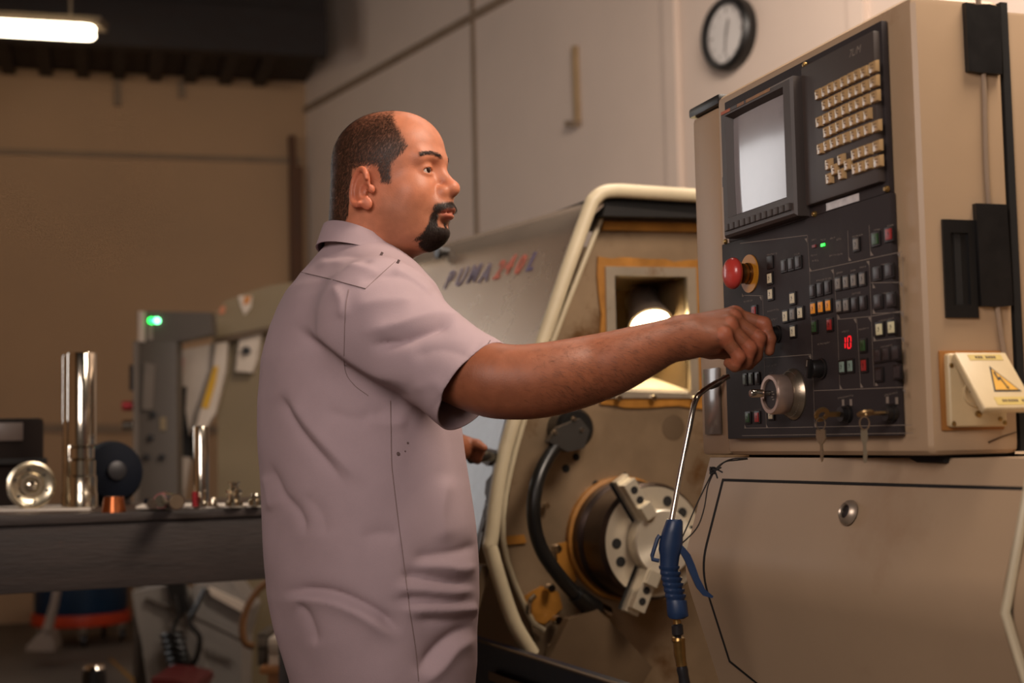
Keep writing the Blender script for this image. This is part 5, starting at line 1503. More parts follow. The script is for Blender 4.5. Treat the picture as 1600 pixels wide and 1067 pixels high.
hc((-0.052, 0, -0.03), (-0.064, 0, -0.13), 0.052, 0.056, 0.04)       # nape
# ears
REAR = rotl('Y', 12) @ rotl('Z', 24)
EZ, EX = -0.026, -0.018
he((EX, 0.0800, EZ), (0.0190, 0.0060, 0.0325), 0.008, R=REAR, sym=True)
he((EX + 0.001, 0.0905, EZ + 0.014), (0.0095, 0.0065, 0.0095), 0.005, 'sub', R=REAR, sym=True)
he((EX + 0.008, 0.0885, EZ - 0.006), (0.0085, 0.0075, 0.0115), 0.004, 'sub', R=REAR, sym=True)
ep = []
for q in range(17):
    t = math.radians(-120 + 270 * q / 16)               # helix from the back of the lobe over the top to the front
    v = REAR @ np.array((-0.0175 * math.cos(t), 0.0060, 0.0305 * math.sin(t)))
    ep.append((EX + v[0], 0.0812 + v[1], EZ + 0.001 + v[2]))
for a, b in zip(ep[:-1], ep[1:]): hc(a, b, 0.0034, 0.0034, 0.005, sym=True)
he((EX + 0.010, 0.0815, EZ - 0.027), (0.0095, 0.0055, 0.0105), 0.006, sym=True)    # lobe
he((EX + 0.0185, 0.0800, EZ - 0.003), (0.0052, 0.0055, 0.0075), 0.004, sym=True)   # tragus
Vh, Qh = gh.mesh(); Vh = relax(Vh, Qh, 2, 0.5)

# right arm and hand
pk = lambda x, y, Y: np.array(at(x, y, Y))
rk = lambda px, Y: px * Y / FPX
SRp = pk(588, 492, 2.235); ELp = pk(800, 597, 2.125); WRp = pk(1052, 528, 2.19)
lo = np.minimum.reduce([pk(640, 660, 2.14), pk(1230, 620, 2.33), WRp]) - 0.03; hi = np.maximum.reduce([pk(640, 480, 2.25), pk(1225, 470, 2.33)]) + 0.03
lo[1], hi[1] = 2.03, 2.33
ga = Grid(lo, hi, 0.0019)
ARM = [(640, 532, 2.200, 44), (700, 574, 2.165, 49), (760, 592, 2.132, 57), (800, 597, 2.125, 57), (840, 595, 2.125, 57), (880, 588, 2.130, 55.5), (920, 578, 2.140, 52.5), (960, 566, 2.138, 48),
       (1000, 550, 2.140, 41), (1030, 538, 2.142, 35), (1056, 528, 2.145, 31), (1075, 524, 2.147, 30)]
arm4 = []
AP = [Vector((x, y, Y * 100)) for x, y, Y, r in ARM]; AR = [Vector((r, 0, 0)) for x, y, Y, r in ARM]
for q_, r_ in zip(smooth_path(AP, 4), smooth_path(AR, 4)): arm4.append((pk(q_.x, q_.y, q_.z / 100), rk(r_.x, q_.z / 100)))
for (a, ra), (b, rb) in zip(arm4[:-1], arm4[1:]): ga.cone(a, b, ra, rb, 0.004)
# palm: wrist to the knuckles
MCP = [pk(1148, 493, 2.188), pk(1144, 499, 2.169), pk(1138, 510, 2.150), pk(1130, 526, 2.132)]
PIP = [pk(1194, 506, 2.182), pk(1186, 528, 2.167), pk(1172, 544, 2.150), pk(1155, 558, 2.134)]
DIP = [pk(1203, 530, 2.180), pk(1181, 556, 2.172), pk(1166, 566, 2.156), pk(1148, 572, 2.140)]
TIP = [pk(1202, 548, 2.182), pk(1170, 570, 2.178), pk(1154, 572, 2.163), pk(1138, 567, 2.148)]
wrist4 = [pk(1062, 520, 2.164), pk(1062, 522, 2.156), pk(1060, 528, 2.148), pk(1060, 536, 2.141)]
for w0, m0, r0, r1 in zip(wrist4, MCP, (0.022, 0.022, 0.022, 0.021), (0.0145, 0.0145, 0.0145, 0.0135)):
    ga.cone(w0, m0, r0, r1, 0.014)
ga.cone(pk(1072, 538, 2.146), pk(1118, 540, 2.152), 0.0215, 0.0135, 0.012)     # heel of the hand
ga.cone(pk(1075, 535, 2.181), pk(1110, 545, 2.214), 0.020, 0.016, 0.012)        # thumb base
for j, (r0, r1, r2, r3) in enumerate(((.0118, .0108, .0094, .0082), (.0120, .0110, .0098, .0086), (.0116, .0106, .0094, .0082), (.0106, .0096, .0086, .0076))):
    ga.cone(MCP[j], PIP[j], r0, r1, 0.0045); ga.cone(PIP[j], DIP[j], r1, r2, 0.004); ga.cone(DIP[j], TIP[j], r2, r3, 0.004)
    ga.ell(MCP[j] + np.array((0.0, 0, 0.002)), (0.0125, 0.0105, 0.0125), None, 0.006)
ga.cone(pk(1108, 545, 2.214), pk(1150, 553, 2.224), 0.0135, 0.0118, 0.006); ga.cone(pk(1150, 553, 2.224), pk(1190, 540, 2.220), 0.0115, 0.0085, 0.005)
Va, Qa = ga.mesh(); Va = relax(Va, Qa, 2, 0.5)

# left arm, reaching behind the body to the door handle
SLp = pk(530, 480, 2.63); ELl = np.array((-0.27, 2.86, 1.225)); HL = pk(731, 699, 3.07)
gl = Grid(np.minimum.reduce([SLp, ELl, HL]) - 0.09, np.maximum.reduce([SLp, ELl, HL]) + 0.12, 0.003)
gl.cone(SLp, ELl, 0.055, 0.047, 0.03); gl.cone(ELl, pk(712, 699, 3.03), 0.047, 0.029, 0.03)
gl.cone(pk(712, 699, 3.03), pk(736, 700, 3.06), 0.026, 0.022, 0.015)
for j in range(4):
    y0 = 690 + 2.0 * j
    a = pk(738, y0 + 4, 3.045 + 0.016 * j); b = pk(750, y0 + 12, 3.045 + 0.016 * j); c = pk(746, 716 + j, 3.05 + 0.016 * j); d = pk(738, 714 + j, 3.055 + 0.016 * j)
    gl.cone(a, b, 0.0105, 0.0098, 0.006); gl.cone(b, c, 0.0098, 0.0088, 0.004); gl.cone(c, d, 0.0088, 0.008, 0.004)
gl.cone(pk(732, 692, 3.035), pk(745, 694, 3.03), 0.0125, 0.0105, 0.007); gl.cone(pk(745, 694, 3.03), pk(756, 700, 3.03), 0.0105, 0.0085, 0.005)
Vl, Ql = gl.mesh(); Vl = relax(Vl, Ql, 1, 0.5)
# trunk under the shirt and legs under the trousers
gt = Grid((-0.62, 2.12, 0.02), (0.10, 2.80, 1.52), 0.012)
NB = pk(572, 400, TY)
HIPC = pk(592, 1040, TY)
gt.cone(NB - np.array((0, 0, 0.03)), NB - np.array((0, 0, 0.15)), 0.05, 0.085, 0.05)
gt.ell((NB + HIPC) / 2 + np.array((0, 0, 0.08)), (0.115, 0.165, 0.27), np.array(Matrix((fB, rB, UZ)).transposed()), 0.06)
gt.ell(HIPC, (0.12, 0.165, 0.14), np.array(Matrix((fB, rB, UZ)).transposed()), 0.06)
LEG = []
for sg in (1, -1):
    hp_ = HIPC + np.array(rB) * 0.09 * sg - np.array((0, 0, 0.06)); kn = hp_ + np.array(fB) * (0.02 * sg) - np.array((0, 0, 0.33)); an = np.array((kn[0], kn[1], 0.09)) - np.array(fB) * 0.03
    LEG.append((hp_, kn, an))
    gt.cone(hp_, kn, 0.075, 0.052, 0.03); gt.cone(kn, an, 0.050, 0.035, 0.03)
    gt.cone(an - np.array((0, 0, 0.04)), an + np.array(fB) * 0.12 - np.array((0, 0, 0.055)), 0.035, 0.028, 0.02)
Vt, Qt = gt.mesh()

Vb, Qb, off = [], [], 0
for V_, Q_ in ((Vh, Qh), (Va, Qa), (Vl, Ql), (Vt, Qt)):
    Vb.append(V_); Qb.append(Q_ + off); off += len(V_)
Vb = np.concatenate(Vb); Qb = np.concatenate(Qb)
me = np_mesh('body', Vb, Qb)
# skin colour per vertex: lips, ears, shaved beard, scalp under the hair
Lh = hl_(Vb); isH = np.arange(len(Vb)) < len(Vh)
f_, r_, u_ = Lh[:, 0], Lh[:, 1], Lh[:, 2]; ar = np.abs(r_)
def lc_(c): return np.array(lin(c)[:3])
skin = lc_((180, 113, 83)); C = np.repeat(skin[None], len(Vb), 0)
def blend(mask, col):
    global C
    m = np.clip(mask, 0, 1)[:, None]; C = C * (1 - m) + lc_(col)[None] * m
blend((np.arange(len(Vb)) >= len(Vh)) * 0.9, (132, 77, 51))
def sst(x, a, b):
    t = np.clip((x - a) / (b - a), 0, 1); return t * t * (3 - 2 * t)
hairfront_u = np.array([-0.10, -0.03, -0.020, 0.008, 0.020, 0.032, 0.042, 0.060, 0.077, 0.092, 0.115, 0.13])
hairfront_f = np.array([-0.045, -0.010, 0.033, 0.034, 0.042, 0.054, 0.062, 0.054, 0.044, 0.031, 0.020, 0.012])
def hair_mask(f, r, u):
    ar = np.abs(r)
    front = np.interp(u, hairfront_u, hairfront_f) - f                   # > 0 behind the hairline
    low = u - np.interp(f, (-0.13, -0.060, -0.050, -0.043, -0.037, 0.010, 0.014, 0.06), (-0.090, -0.088, -0.07, -0.01, 0.011, 0.011, -0.0195, -0.0195))
    return np.minimum(front, low)
hm = np.where(isH, hair_mask(f_, r_, u_), -1)
isear = isH & (ar > 0.0775) & (f_ > -0.05) & (f_ < 0.012) & (u_ < 0.012) & (u_ > -0.07)
hm = np.where(isear, -1, hm)
top_thin = sst(u_, 0.085, 0.112) * sst(f_, -0.07, -0.01)
blend(isH * sst(hm, -0.002, 0.010) * (0.80 - 0.45 * top_thin), (62, 42, 31))
def beard_mask(f, r, u):
    ar = np.abs(r)
    um = -0.0500 - 0.22 * ar
    mous = np.minimum.reduce([0.0315 - ar, 0.0048 - np.abs(u - um), f - 0.078])
    sw = 0.0035 + 0.16 * np.clip(-0.066 - u, 0, 0.05)
    side = np.minimum.reduce([sw - np.abs(ar - 0.0290 - 0.06 * np.clip(-0.066 - u, 0, 0.05)), -0.054 - u, u + 0.112, f - 0.066 - 0.25 * (u + 0.09)])
    chin = np.minimum.reduce([0.034 - ar, -0.0905 - u + 0.0, u + 0.130, f - 0.064])
    soul = np.minimum.reduce([0.0045 - ar, -0.080 - u, u + 0.095, f - 0.07]) - 0.001
    return np.maximum.reduce([mous, side, chin, soul])
bmk = np.where(isH, beard_mask(f_, r_, u_), -1)
stub = isH * sst(-u_, 0.030, 0.070) * sst(f_, 0.0, 0.02) * (u_ > -0.13)
blend(stub * 0.45, (128, 84, 62))
blend(isH * sst(bmk, -0.002, 0.004) * 0.9, (30, 18, 12))
lips = isH * (np.hypot((ar) / 0.023, (u_ + 0.0663) / 0.0120) < 1) * (f_ > 0.093) * (bmk < 0.002)
blend(lips * 0.5, (182, 96, 80))
blend(isear * 0.35, (206, 108, 80))
blend(isH * sst(0.018 - np.hypot(f_ - 0.112, np.hypot(r_, u_ + 0.02)), 0, 0.012) * 0.3, (206, 112, 84))
bro = isH * sst(0.0034 - np.abs(u_ - (0.0265 + 0.005 * np.sin((ar - 0.010) / 0.044 * 3.1))), -0.001, 0.002) * (ar > 0.011) * (ar < 0.053) * (f_ > 0.055)
blend(bro * 0.5, (44, 28, 20))
knuck = ~isH & (np.min([np.linalg.norm(Vb - m, axis=1) for m in MCP + PIP], axis=0) < 0.016)
blend(knuck * 0.35, (188, 104, 76))
at_ = me.color_attributes.new('skin_tint', 'FLOAT_COLOR', 'POINT')
at_.data.foreach_set('color', np.concatenate([C, np.ones((len(C), 1))], 1).astype(np.float32).ravel())
m_skin = M('skin', (180, 113, 83), 0.48, var=0.05, scale=120, bump=0.14, bscale=420, sss=0.10, spec=0.36)
nt = m_skin.node_tree; pbs = nt.nodes['Principled BSDF']
atn = nn(nt, 'ShaderNodeAttribute'); atn.attribute_name = 'skin_tint'
nz1 = nn(nt, 'ShaderNodeTexNoise'); nz1.inputs['Scale'].default_value = 60; nz1.inputs['Detail'].default_value = 4
mr1 = nn(nt, 'ShaderNodeMapRange'); mr1.inputs['To Min'].default_value = 0.74; mr1.inputs['To Max'].default_value = 1.24
vm = nn(nt, 'ShaderNodeVectorMath', operation='SCALE')
tc1 = nn(nt, 'ShaderNodeTexCoord'); nt.links.new(tc1.outputs['Object'], nz1.inputs['Vector'])
nt.links.new(nz1.outputs['Fac'], mr1.inputs['Value']); nt.links.new(atn.outputs['Color'], vm.inputs[0]); nt.links.new(mr1.outputs['Result'], vm.inputs['Scale'])
nt.links.new(vm.outputs['Vector'], pbs.inputs['Base Color'])
finish(me, m_skin, 180)
body_o = link(bpy.data.objects.new('body', me), person, None)

# eyes
m_eye = M('eye_white', (198, 184, 172), 0.18, var=0.03, coat=0.5)
m_iris = M('dark_iris', (40, 22, 14), 0.15, coat=0.6)
gaze = (HM @ np.array((0.95, 0.28, 0.03)))
for e in EYE:
    c = Vector(hw_(e)); bm = BM(); bmesh.ops.create_uvsphere(bm, u_segments=28, v_segments=18, radius=0.0128)
    eo = obj('eye', bm, m_eye, person, Matrix.Translation(c), smooth=180)
    bm = BM(); lathe(bm, [(0, 0.00165), (0.0028, 0.0015), (0.0050, 0.0007), (0.0060, -0.0006)], c + Vector(gaze) * 0.0118, gaze, 24); obj('iris', bm, m_iris, eo)

# hair, brows, beard: short strands
m_hair = M('dark_brown_hair', (56, 38, 27), 0.5, var=0.5, scale=300, spec=0.35)
m_beard = M('black_brown_beard', (36, 23, 16), 0.55, var=0.4, scale=300, spec=0.3)
Nh = v_normals(Vh, Qh)
Fc = Vh[Qh].mean(1); Fn = Nh[Qh].mean(1); Fl = hl_(Fc)
farea = np.linalg.norm(np.cross(Vh[Qh[:, 2]] - Vh[Qh[:, 0]], Vh[Qh[:, 3]] - Vh[Qh[:, 1]]), axis=1) / 2
SRC_HEAD = (Vh, Qh, Fn, Fl, farea)
def strands(name, weight, count, length, width, dirfn, mat, lift=0.35, jitter=0.25, src=None):
    Vh, Qh, Fn, Fl, farea = src or (SRC_HEAD)
    w = weight * farea; w = w / w.sum()
    ids = rng.choice(len(Qh), count, p=w)
    a, b = rng.random((count, 1)), rng.random((count, 1))
    q = Qh[ids]
    P = (Vh[q[:, 0]] * (1 - a) + Vh[q[:, 1]] * a) * (1 - b) + (Vh[q[:, 3]] * (1 - a) + Vh[q[:, 2]] * a) * b
    N = Fn[ids]; N = N / np.linalg.norm(N, axis=1)[:, None]
    D = dirfn(Fl[ids]) @ HM.T + rng.normal(0, jitter, (count, 3))
    D = D - N * (D * N).sum(1)[:, None]; D /= np.linalg.norm(D, axis=1)[:, None]
    L = (length * rng.uniform(0.6, 1.25, (count, 1)))
    S = np.cross(D, N)
    p0 = P - N * 0.0004; p1 = P + (D + N * lift) * L * 0.55; p2 = P + (D + N * lift * 0.35) * L
    V = np.stack([p0 - S * width / 2, p0 + S * width / 2, p1 + S * width / 2, p1 - S * width / 2, p2], 1).reshape(-1, 3)
    k = np.arange(count)[:, None] * 5
    q4 = k + np.array([[0, 1, 2, 3]]); t3 = k + np.array([[3, 2, 4, 4]])
    me = bpy.data.meshes.new(name)
    faces = [tuple(x) for x in q4] + [tuple(x[:3]) for x in t3]
    me.from_pydata(V.tolist(), [], faces)
    finish(me, mat, 180)
    o = link(bpy.data.objects.new(name, me), person, None); o['kind'] = 'stuff'
    return o
hmF = hair_mask(Fl[:, 0], Fl[:, 1], Fl[:, 2])
earF = (np.abs(Fl[:, 1]) > 0.0775) & (Fl[:, 0] > -0.05) & (Fl[:, 0] < 0.012) & (Fl[:, 2] < 0.012) & (Fl[:, 2] > -0.07)
thin = sst(Fl[:, 2], 0.085, 0.112) * sst(Fl[:, 0], -0.07, -0.005)
wh = sst(hmF, -0.001, 0.009) * (1 - 0.78 * thin) * ~earF
def hair_dir(L):
    f, r, u = L[:, 0], L[:, 1], L[:, 2]
    up = sst(u, 0.06, 0.11)[:, None]
    side = np.stack([-0.45 + 0 * f, 0 * f, -1 + 0 * f], 1); top = np.stack([1 + 0 * f, 0 * f, 0 * f - 0.1], 1)
    return side * (1 - up) + top * up
strands('hair', wh, 26000, 0.0068, 0.00048, hair_dir, m_hair, 0.22, 0.15)
bF = beard_mask(Fl[:, 0], Fl[:, 1], Fl[:, 2])
strands('beard', sst(bF, -0.0015, 0.003), 7000, 0.0075, 0.00045, lambda L: np.stack([0.25 + 0 * L[:, 0], 0.3 * np.sign(L[:, 1]), -1 + 0 * L[:, 0]], 1), m_beard, 0.45, 0.3)
aF = np.abs(Fl[:, 1])
brF = sst(0.0032 - np.abs(Fl[:, 2] - (0.0265 + 0.005 * np.sin((aF - 0.010) / 0.044 * 3.1))), -0.001, 0.002) * (aF > 0.012) * (aF < 0.054) * (Fl[:, 0] > 0.055)
strands('eyebrow', brF, 480, 0.007, 0.00045, lambda L: np.stack([-0.5 + 0 * L[:, 0], 1.0 * np.sign(L[:, 1]), 0.25 + 0 * L[:, 0]], 1), m_beard, 0.25, 0.2)

# fine hair of the forearm
Na = v_normals(Va, Qa); Fca = Va[Qa].mean(1); Fna = Na[Qa].mean(1)
fa_ = np.linalg.norm(np.cross(Va[Qa[:, 2]] - Va[Qa[:, 0]], Va[Qa[:, 3]] - Va[Qa[:, 1]]), axis=1) / 2
pxa = proj(Fca)[:, 0]
strands('arm_hair', sst(pxa, 800, 900) * (1 - 0.9 * sst(pxa, 1050, 1120)), 2600, 0.011, 0.00022, lambda L: np.repeat(np.array([[1.0, 0.0, -0.55]]) @ HM, len(L), 0), m_hair, 0.45, 0.35, (Va, Qa, Fna, hl_(Fca), fa_))

# ------------------------------------------------------------------ shirt
ROWS = [(352, 542, 606), (372, 526, 612), (388, 514, 622), (404, 502, 638), (426, 475, 656), (450, 446, 680), (475, 432, 692), (505, 420, 697), (560, 406, 703), (620, 400, 709), (700, 402, 720), (760, 405, 730),
        (820, 409, 738), (880, 411, 743), (930, 415, 744), (980, 426, 740), (1030, 441, 741), (1067, 452, 738), (1130, 450, 736), (1200, 452, 730)]
rz, rc, rw = [], [], []
for py, l_, r__ in ROWS:
    a, b = at(l_, py, TY), at(r__, py, TY)
    rz.append((a.z + b.z) / 2); rc.append((a.x + b.x) / 2); rw.append((b.x - a.x) / 2)
rz, rc, rw = np.array(rz[::-1]), np.array(rc[::-1]), np.array(rw[::-1])
AX = math.sqrt(math.cos(PHI) ** 2 + 1.40 ** 2 * math.sin(PHI) ** 2)
gs = Grid((-0.56, 2.02, 0.70), (0.08, 2.86, 1.56), 0.0045)
sl, X, Y, Z = gs.box((-0.56, 2.02, 0.70), (0.08, 2.86, 1.56))
z1 = Z[0, 0, :]
cx = np.interp(z1, rz, rc); ww = np.interp(z1, rz, rw)
aa = (ww / AX)[None, None, :]; bb = 1.40 * aa
px_, py_ = X - cx[None, None, :], Y - TY
lf = px_ * fB.x + py_ * fB.y; lr = px_ * rB.x + py_ * rB.y
PW = 2.3
k0 = (np.abs(lf / aa) ** PW + np.abs(lr / bb) ** PW) ** (1 / PW)
D0 = (k0 - 1) * np.minimum(aa, bb) * 1.05
gs.F = D0.astype(np.float32)
SR = pk(592, 495, 2.235); HEM = pk(741, 604, 2.150); FAR = pk(800, 648, 2.118)
gs.cone(SR, HEM, 0.082, 0.0745, 0.06); gs.cone(HEM, FAR, 0.0745, 0.073, 0.02)
gs.cone(pk(575, 442, 2.40), SR + np.array((0, 0, 0.004)), 0.050, 0.074, 0.06)
gs.cone(pk(560, 440, 2.48), SLp, 0.050, 0.076, 0.06)
gs.cone(SLp, SLp + (ELl - SLp) * 0.8, 0.080, 0.073, 0.05)
gs.cone(pk(566, 398, TY), pk(556, 445, TY), 0.056, 0.088, 0.04)
Vs, Qs = gs.mesh(); Vs = relax(Vs, Qs, 3, 0.5)
# folds: polylines in the photograph's pixels, (points, depth in metres, half width in pixels); side = camera side of the shirt
FOLDS = [([(575, 541), (625, 534), (672, 516), (712, 500)], -0.010, 9), ([(560, 520), (620, 508), (680, 492), (735, 498)], 0.006, 12), ([(548, 480), (600, 470), (655, 470)], 0.004, 14),
         ([(456, 507), (500, 545), (541, 581), (611, 622), (640, 640)], -0.010, 11), ([(470, 500), (520, 540), (570, 575), (640, 600)], 0.006, 16),
         ([(434, 614), (455, 655), (483, 693), (545, 762)], -0.008, 10), ([(448, 612), (480, 660), (520, 705), (575, 760)], 0.006, 14),
         ([(421, 720), (440, 770), (465, 800), (480, 838)], -0.006, 9), ([(412, 740), (424, 800)], 0.004, 10),
         ([(438, 925), (485, 922), (528, 929), (573, 948), (600, 965), (628, 990)], -0.010, 8), ([(440, 938), (490, 936), (530, 944), (575, 966), (620, 1004)], 0.007, 11),
         ([(462, 942), (478, 955), (490, 985), (494, 1010)], -0.005, 9),
         ([(640, 872), (680, 868), (720, 860), (748, 850)], -0.006, 10), ([(640, 886), (690, 885), (720, 890), (748, 884)], 0.006, 10), ([(622, 898), (660, 899), (700, 908), (748, 914)], -0.007, 9),
         ([(612, 920), (650, 921), (700, 925), (748, 922)], 0.006, 9), ([(606, 938), (660, 936), (710, 940), (748, 938)], -0.006, 8), ([(620, 952), (680, 953), (730, 952), (750, 950)], 0.006, 9), ([(636, 968), (690, 970), (722, 968), (748, 962)], -0.006, 8),
         ([(650, 1055), (682, 1014), (712, 990), (745, 976)], -0.009, 11), ([(655, 1072), (690, 1042), (714, 1012), (745, 996)], 0.007, 13),
         ([(757, 522), (735, 554), (705, 598), (672, 648)], -0.004, 4),
         ([(560, 840), (600, 832), (625, 838)], -0.004, 12), ([(700, 740), (690, 800), (700, 850)], 0.004, 18),
         ([(470, 770), (500, 800), (510, 840)], -0.003, 14), ([(500, 640), (560, 655), (610, 640)], -0.004, 12), ([(570, 652), (600, 662), (640, 660)], 0.004, 10),
         ([(500, 402), (545, 398), (585, 412)], -0.004, 7), ([(490, 415), (540, 412), (600, 430)], 0.004, 8), ([(560, 445), (600, 430), (640, 436), (680, 470)], -0.005, 8), ([(610, 418), (645, 436), (676, 462)], 0.005, 8),
         ([(520, 445), (534, 470), (536, 500)], 0.005, 9), ([(640, 560), (690, 545), (740, 560)], -0.003, 14), ([(640, 610), (680, 600), (700, 630)], 0.003, 12)]
Ns = v_normals(Vs, Qs)
pxs = proj(Vs)
toc = np.array(CAM)[None] - Vs; toc /= np.linalg.norm(toc, axis=1)[:, None]
face = sst((Ns * toc).sum(1), 0.0, 0.30)
disp = np.zeros(len(Vs))
for pts, amp, hwid in FOLDS:
    P = np.array(smooth_path([(x, y, 0) for x, y in pts], 5))[:, :2]
    dmin = np.full(len(Vs), 1e9); tt = np.zeros(len(Vs))
    for i in range(len(P) - 1):
        a, b = P[i], P[i + 1]; ab = b - a
        t = np.clip(((pxs - a) @ ab) / (ab @ ab + 1e-9), 0, 1)
        d = np.linalg.norm(pxs - a - t[:, None] * ab, axis=1)
        m = d < dmin; dmin[m] = d[m]; tt[m] = (i + t[m]) / (len(P) - 1)
    endf = sst(tt, -0.02, 0.22) * sst(1 - tt, -0.02, 0.22)
    disp += 1.35 * amp * np.exp(-(dmin / hwid) ** 1.25) * endf
# loose all-over ripple
S1 = np.sin(Vs[:, 2] * 38 + 3 * np.sin(Vs[:, 0] * 17)) * np.sin(Vs[:, 0] * 23 + Vs[:, 1] * 19)
Vs = Vs + Ns * (disp * face + 0.0012 * S1)[:, None]
Vs = relax(Vs, Qs, 1, 0.4)
me = np_mesh('shirt', Vs, Qs)
bm = BM(); bm.from_mesh(me); bpy.data.meshes.remove(me)
ax_s = Vector(HEM - SR).normalized()
def cut(co, no, sel=None):
    g = bm.verts[:] + bm.edges[:] + bm.faces[:]
    if sel:
        fs = [f for f in bm.faces if sel(f.calc_center_median())]
        g = list({v for f in fs for v in f.verts}) + list({e for f in fs for e in f.edges}) + fs
    bmesh.ops.bisect_plane(bm, geom=g, plane_co=co, plane_no=no, clear_outer=True)
hem_n = (ax_s + Vector((0.0, 0, 0))).normalized()
cut(Vector(HEM), hem_n, lambda c: (c - Vector(HEM)).length < 0.16 and (c - Vector(HEM)).dot(hem_n) > -0.03)
ax_l = Vector(ELl - SLp).normalized(); hl2 = Vector(SLp) + Vector(ELl - SLp) * 0.62
cut(hl2, ax_l, lambda c: (c - hl2).length < 0.2 and (c - hl2).dot(ax_l) > -0.03 and c.y > 2.6 and c.z > 1.1)
zh = 0.725
cut(Vector((0, 0, zh)), Vector((0, 0, -1)))
nk0, nk1 = at(514, 350, TY), at(640, 426, TY)
nk_t = (nk1 - nk0).normalized(); nk_s = Vector((-fB.y, fB.x, 0)); nk_n = nk_s.cross(nk_t)
if nk_n.z < 0: nk_n = -nk_n
cut((nk0 + nk1) / 2, nk_n)
m_shirt = M('mauve_grey_twill', (166, 145, 149), 0.85, var=0.05, scale=9, bump=0.25, bscale=900, spec=0.2)
m_stitch = M('shirt_stitching', (132, 112, 110), 0.9)
m_stitch2 = M('dark_seam_thread', (92, 74, 72), 0.9)
shirt = obj('shirt', bm, m_shirt, person, smooth=180, recalc=True)
sd = shirt.modifiers.new('thickness', 'SOLIDIFY'); sd.thickness = 0.0022; sd.offset = -1
# seams laid on the cloth
from mathutils.bvhtree import BVHTree
bt_ = BVHTree.FromObject(shirt, bpy.context.evaluated_depsgraph_get()) if False else None
bmq = BM(); bmq.from_mesh(shirt.data); bvh = BVHTree.FromBMesh(bmq); bmq.free()
def on_shirt(x, y, lift=0.0006):
    d = ray(x, y); h = bvh.ray_cast(CAM, d)
    return None if h[0] is None else h[0] - d * lift
def seam(name, pts, r=0.0009, mat=None, n=6):
    P = []
    for p in smooth_path([(x, y, 0) for x, y in pts], n):
        q = on_shirt(p.x, p.y)
        if q is not None and (not P or (q - P[-1]).length < 0.12): P.append(q)
    if len(P) > 2:
        bm = BM(); tube(bm, P, r, 6); return obj(name, bm, mat or m_stitch, shirt)
seam('yoke_seam', [(464, 424), (508, 434), (545, 444), (571, 451)], 0.0008, m_stitch2)
seam('armhole_seam', [(545, 452), (540, 480), (538, 530), (539, 577), (552, 600), (575, 618)], 0.0006)
seam('side_seam', [(610, 626), (611, 680), (612, 726), (617, 772), (623, 820), (629, 865), (636, 920), (641, 960), (645, 985), (650, 1020), (654, 1064)], 0.0007)
seam('hem_stitch', [(766, 532), (755, 546), (742, 556), (728, 572), (710, 596), (692, 622), (672, 650)], 0.0007, m_stitch2)
seam('pocket_edge', [(700, 668), (702, 690), (703, 706), (710, 722), (716, 712)], 0.0005)
seam('shoulder_seam', [(571, 451), (600, 424), (618, 408)], 0.0005)
for x, y in ((595, 393), (621, 405)):
    q = on_shirt(x, y + 6)
    if q is not None:
        bm = BM(); bx(bm, (0, 0, 0), (0.004, 0.003, 0.012)); obj('button_loop', bm, m_stitch2, shirt, Matrix.Translation(q) @ Matrix.Rotation(0.5, 4, 'Y'), bevel=0.0008)
for x, y, r in ((622, 709, 0.0028), (637, 692, 0.0016), (633, 705, 0.0012)):
    q = on_shirt(x, y)
    if q is not None:
        bm = BM(); bmesh.ops.create_icosphere(bm, subdivisions=2, radius=r); bmesh.ops.scale(bm, vec=(1, 0.3, 1.2), verts=bm.verts[:])
        obj('stain', bm, m_stitch2, shirt, Matrix.Translation(q))
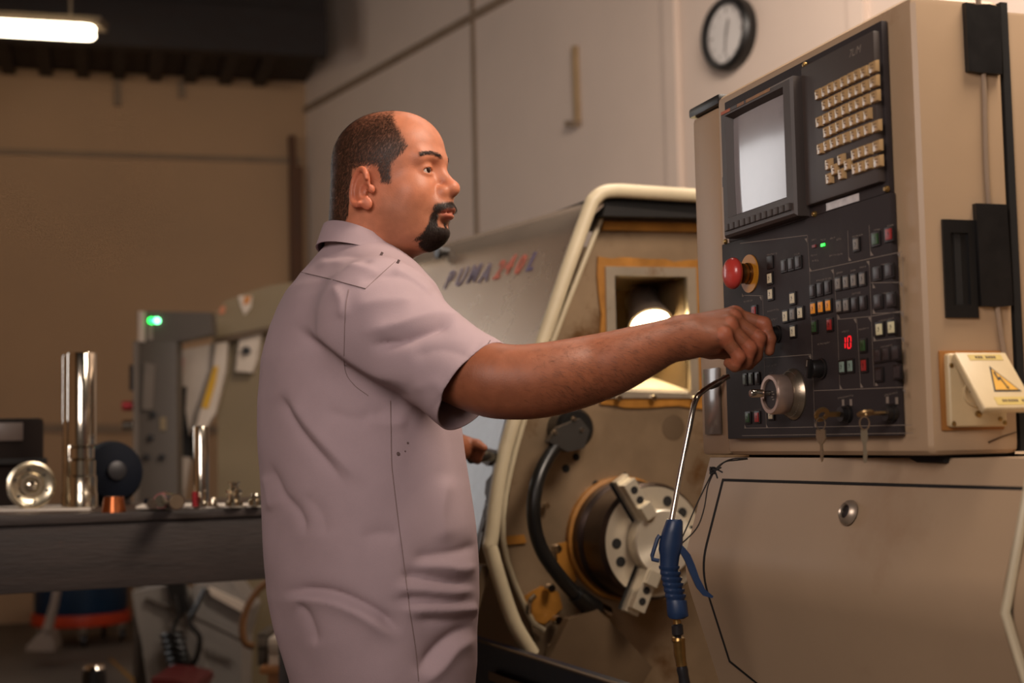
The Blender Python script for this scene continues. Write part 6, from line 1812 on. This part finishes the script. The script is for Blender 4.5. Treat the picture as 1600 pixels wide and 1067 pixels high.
# collar: stand and turned-down leaf round the neck, open at the throat
cc = at(574, 386, TY)
zb_, zf_ = at(520, 350, TY).z, at(642, 418, TY).z
bm = BM(); R_ = []
NC = 44
for q in range(NC + 1):
    t = math.radians(14 + 332 * q / NC)                 # 0 = throat
    c_, s_ = math.cos(t), math.sin(t)
    A_, B_ = 0.073, 0.078
    o_ = fB * c_ + rB * s_
    p = Vector((cc.x, cc.y, 0)) + fB * (A_ * c_) + rB * (B_ * s_)
    mix = (1 - c_) / 2
    z = zf_ + (zb_ - zf_) * mix ** 0.85
    h = 0.024 + 0.014 * mix
    outw = 0.015 + 0.006 * (1 - mix)
    sec = [(-0.004, -h * 1.1), (-0.005, -0.004), (-0.002, 0.0), (0.002, -0.001), (outw * 0.6, -h * 0.55), (outw, -h), (outw - 0.003, -h), (outw * 0.4, -h * 0.5), (0.0, -0.006), (0.0, -h * 1.1)]
    R_.append([bm.verts.new(p + o_ * a + UZ * (z + b)) for a, b in sec])
for A, B in zip(R_[:-1], R_[1:]):
    n = len(A)
    for k in range(n): bm.faces.new((A[k], A[(k + 1) % n], B[(k + 1) % n], B[k]))
bm.faces.new(R_[0]); bm.faces.new(R_[-1][::-1])
obj('collar', bm, m_shirt, person, smooth=60)

# ------------------------------------------------------------------ trousers and shoes (below the frame)
gp = Grid((-0.60, 2.10, 0.03), (0.08, 2.78, 0.84), 0.009)
gp.ell(HIPC + np.array((0, 0, -0.03)), (0.135, 0.185, 0.12), np.array(Matrix((fB, rB, UZ)).transposed()), 0.05)
for hp_, kn, an in LEG:
    gp.cone(hp_, kn, 0.094, 0.072, 0.05); gp.cone(kn, an, 0.070, 0.058, 0.04)
Vp, Qp = gp.mesh(); Vp = relax(Vp, Qp, 2, 0.5)
me = np_mesh('trousers', Vp, Qp); finish(me, M('charcoal_work_trousers', (44, 42, 46), 0.85, var=0.1, bump=0.3, bscale=500), 180)
link(bpy.data.objects.new('trousers', me), person, None)
m_shoe = M('black_work_shoe', (20, 18, 17), 0.4)
for hp_, kn, an in LEG:
    g2 = Grid(an - np.array((0.2, 0.2, 0.12)), an + np.array((0.25, 0.25, 0.08)), 0.006)
    g2.cone(an - np.array(fB) * 0.02 - np.array((0, 0, 0.04)), an + np.array(fB) * 0.06 - np.array((0, 0, 0.045)), 0.047, 0.045, 0.02)
    g2.cone(an + np.array(fB) * 0.06 - np.array((0, 0, 0.045)), an + np.array(fB) * 0.165 - np.array((0, 0, 0.05)), 0.045, 0.038, 0.02)
    g2.cone(an, an - np.array((0, 0, 0.05)), 0.046, 0.046, 0.02)
    V2, Q2 = g2.mesh(); V2[:, 2] = np.maximum(V2[:, 2], 0.002)
    me = np_mesh('shoe', V2, Q2); finish(me, m_shoe, 180); link(bpy.data.objects.new('shoe', me), person, None)
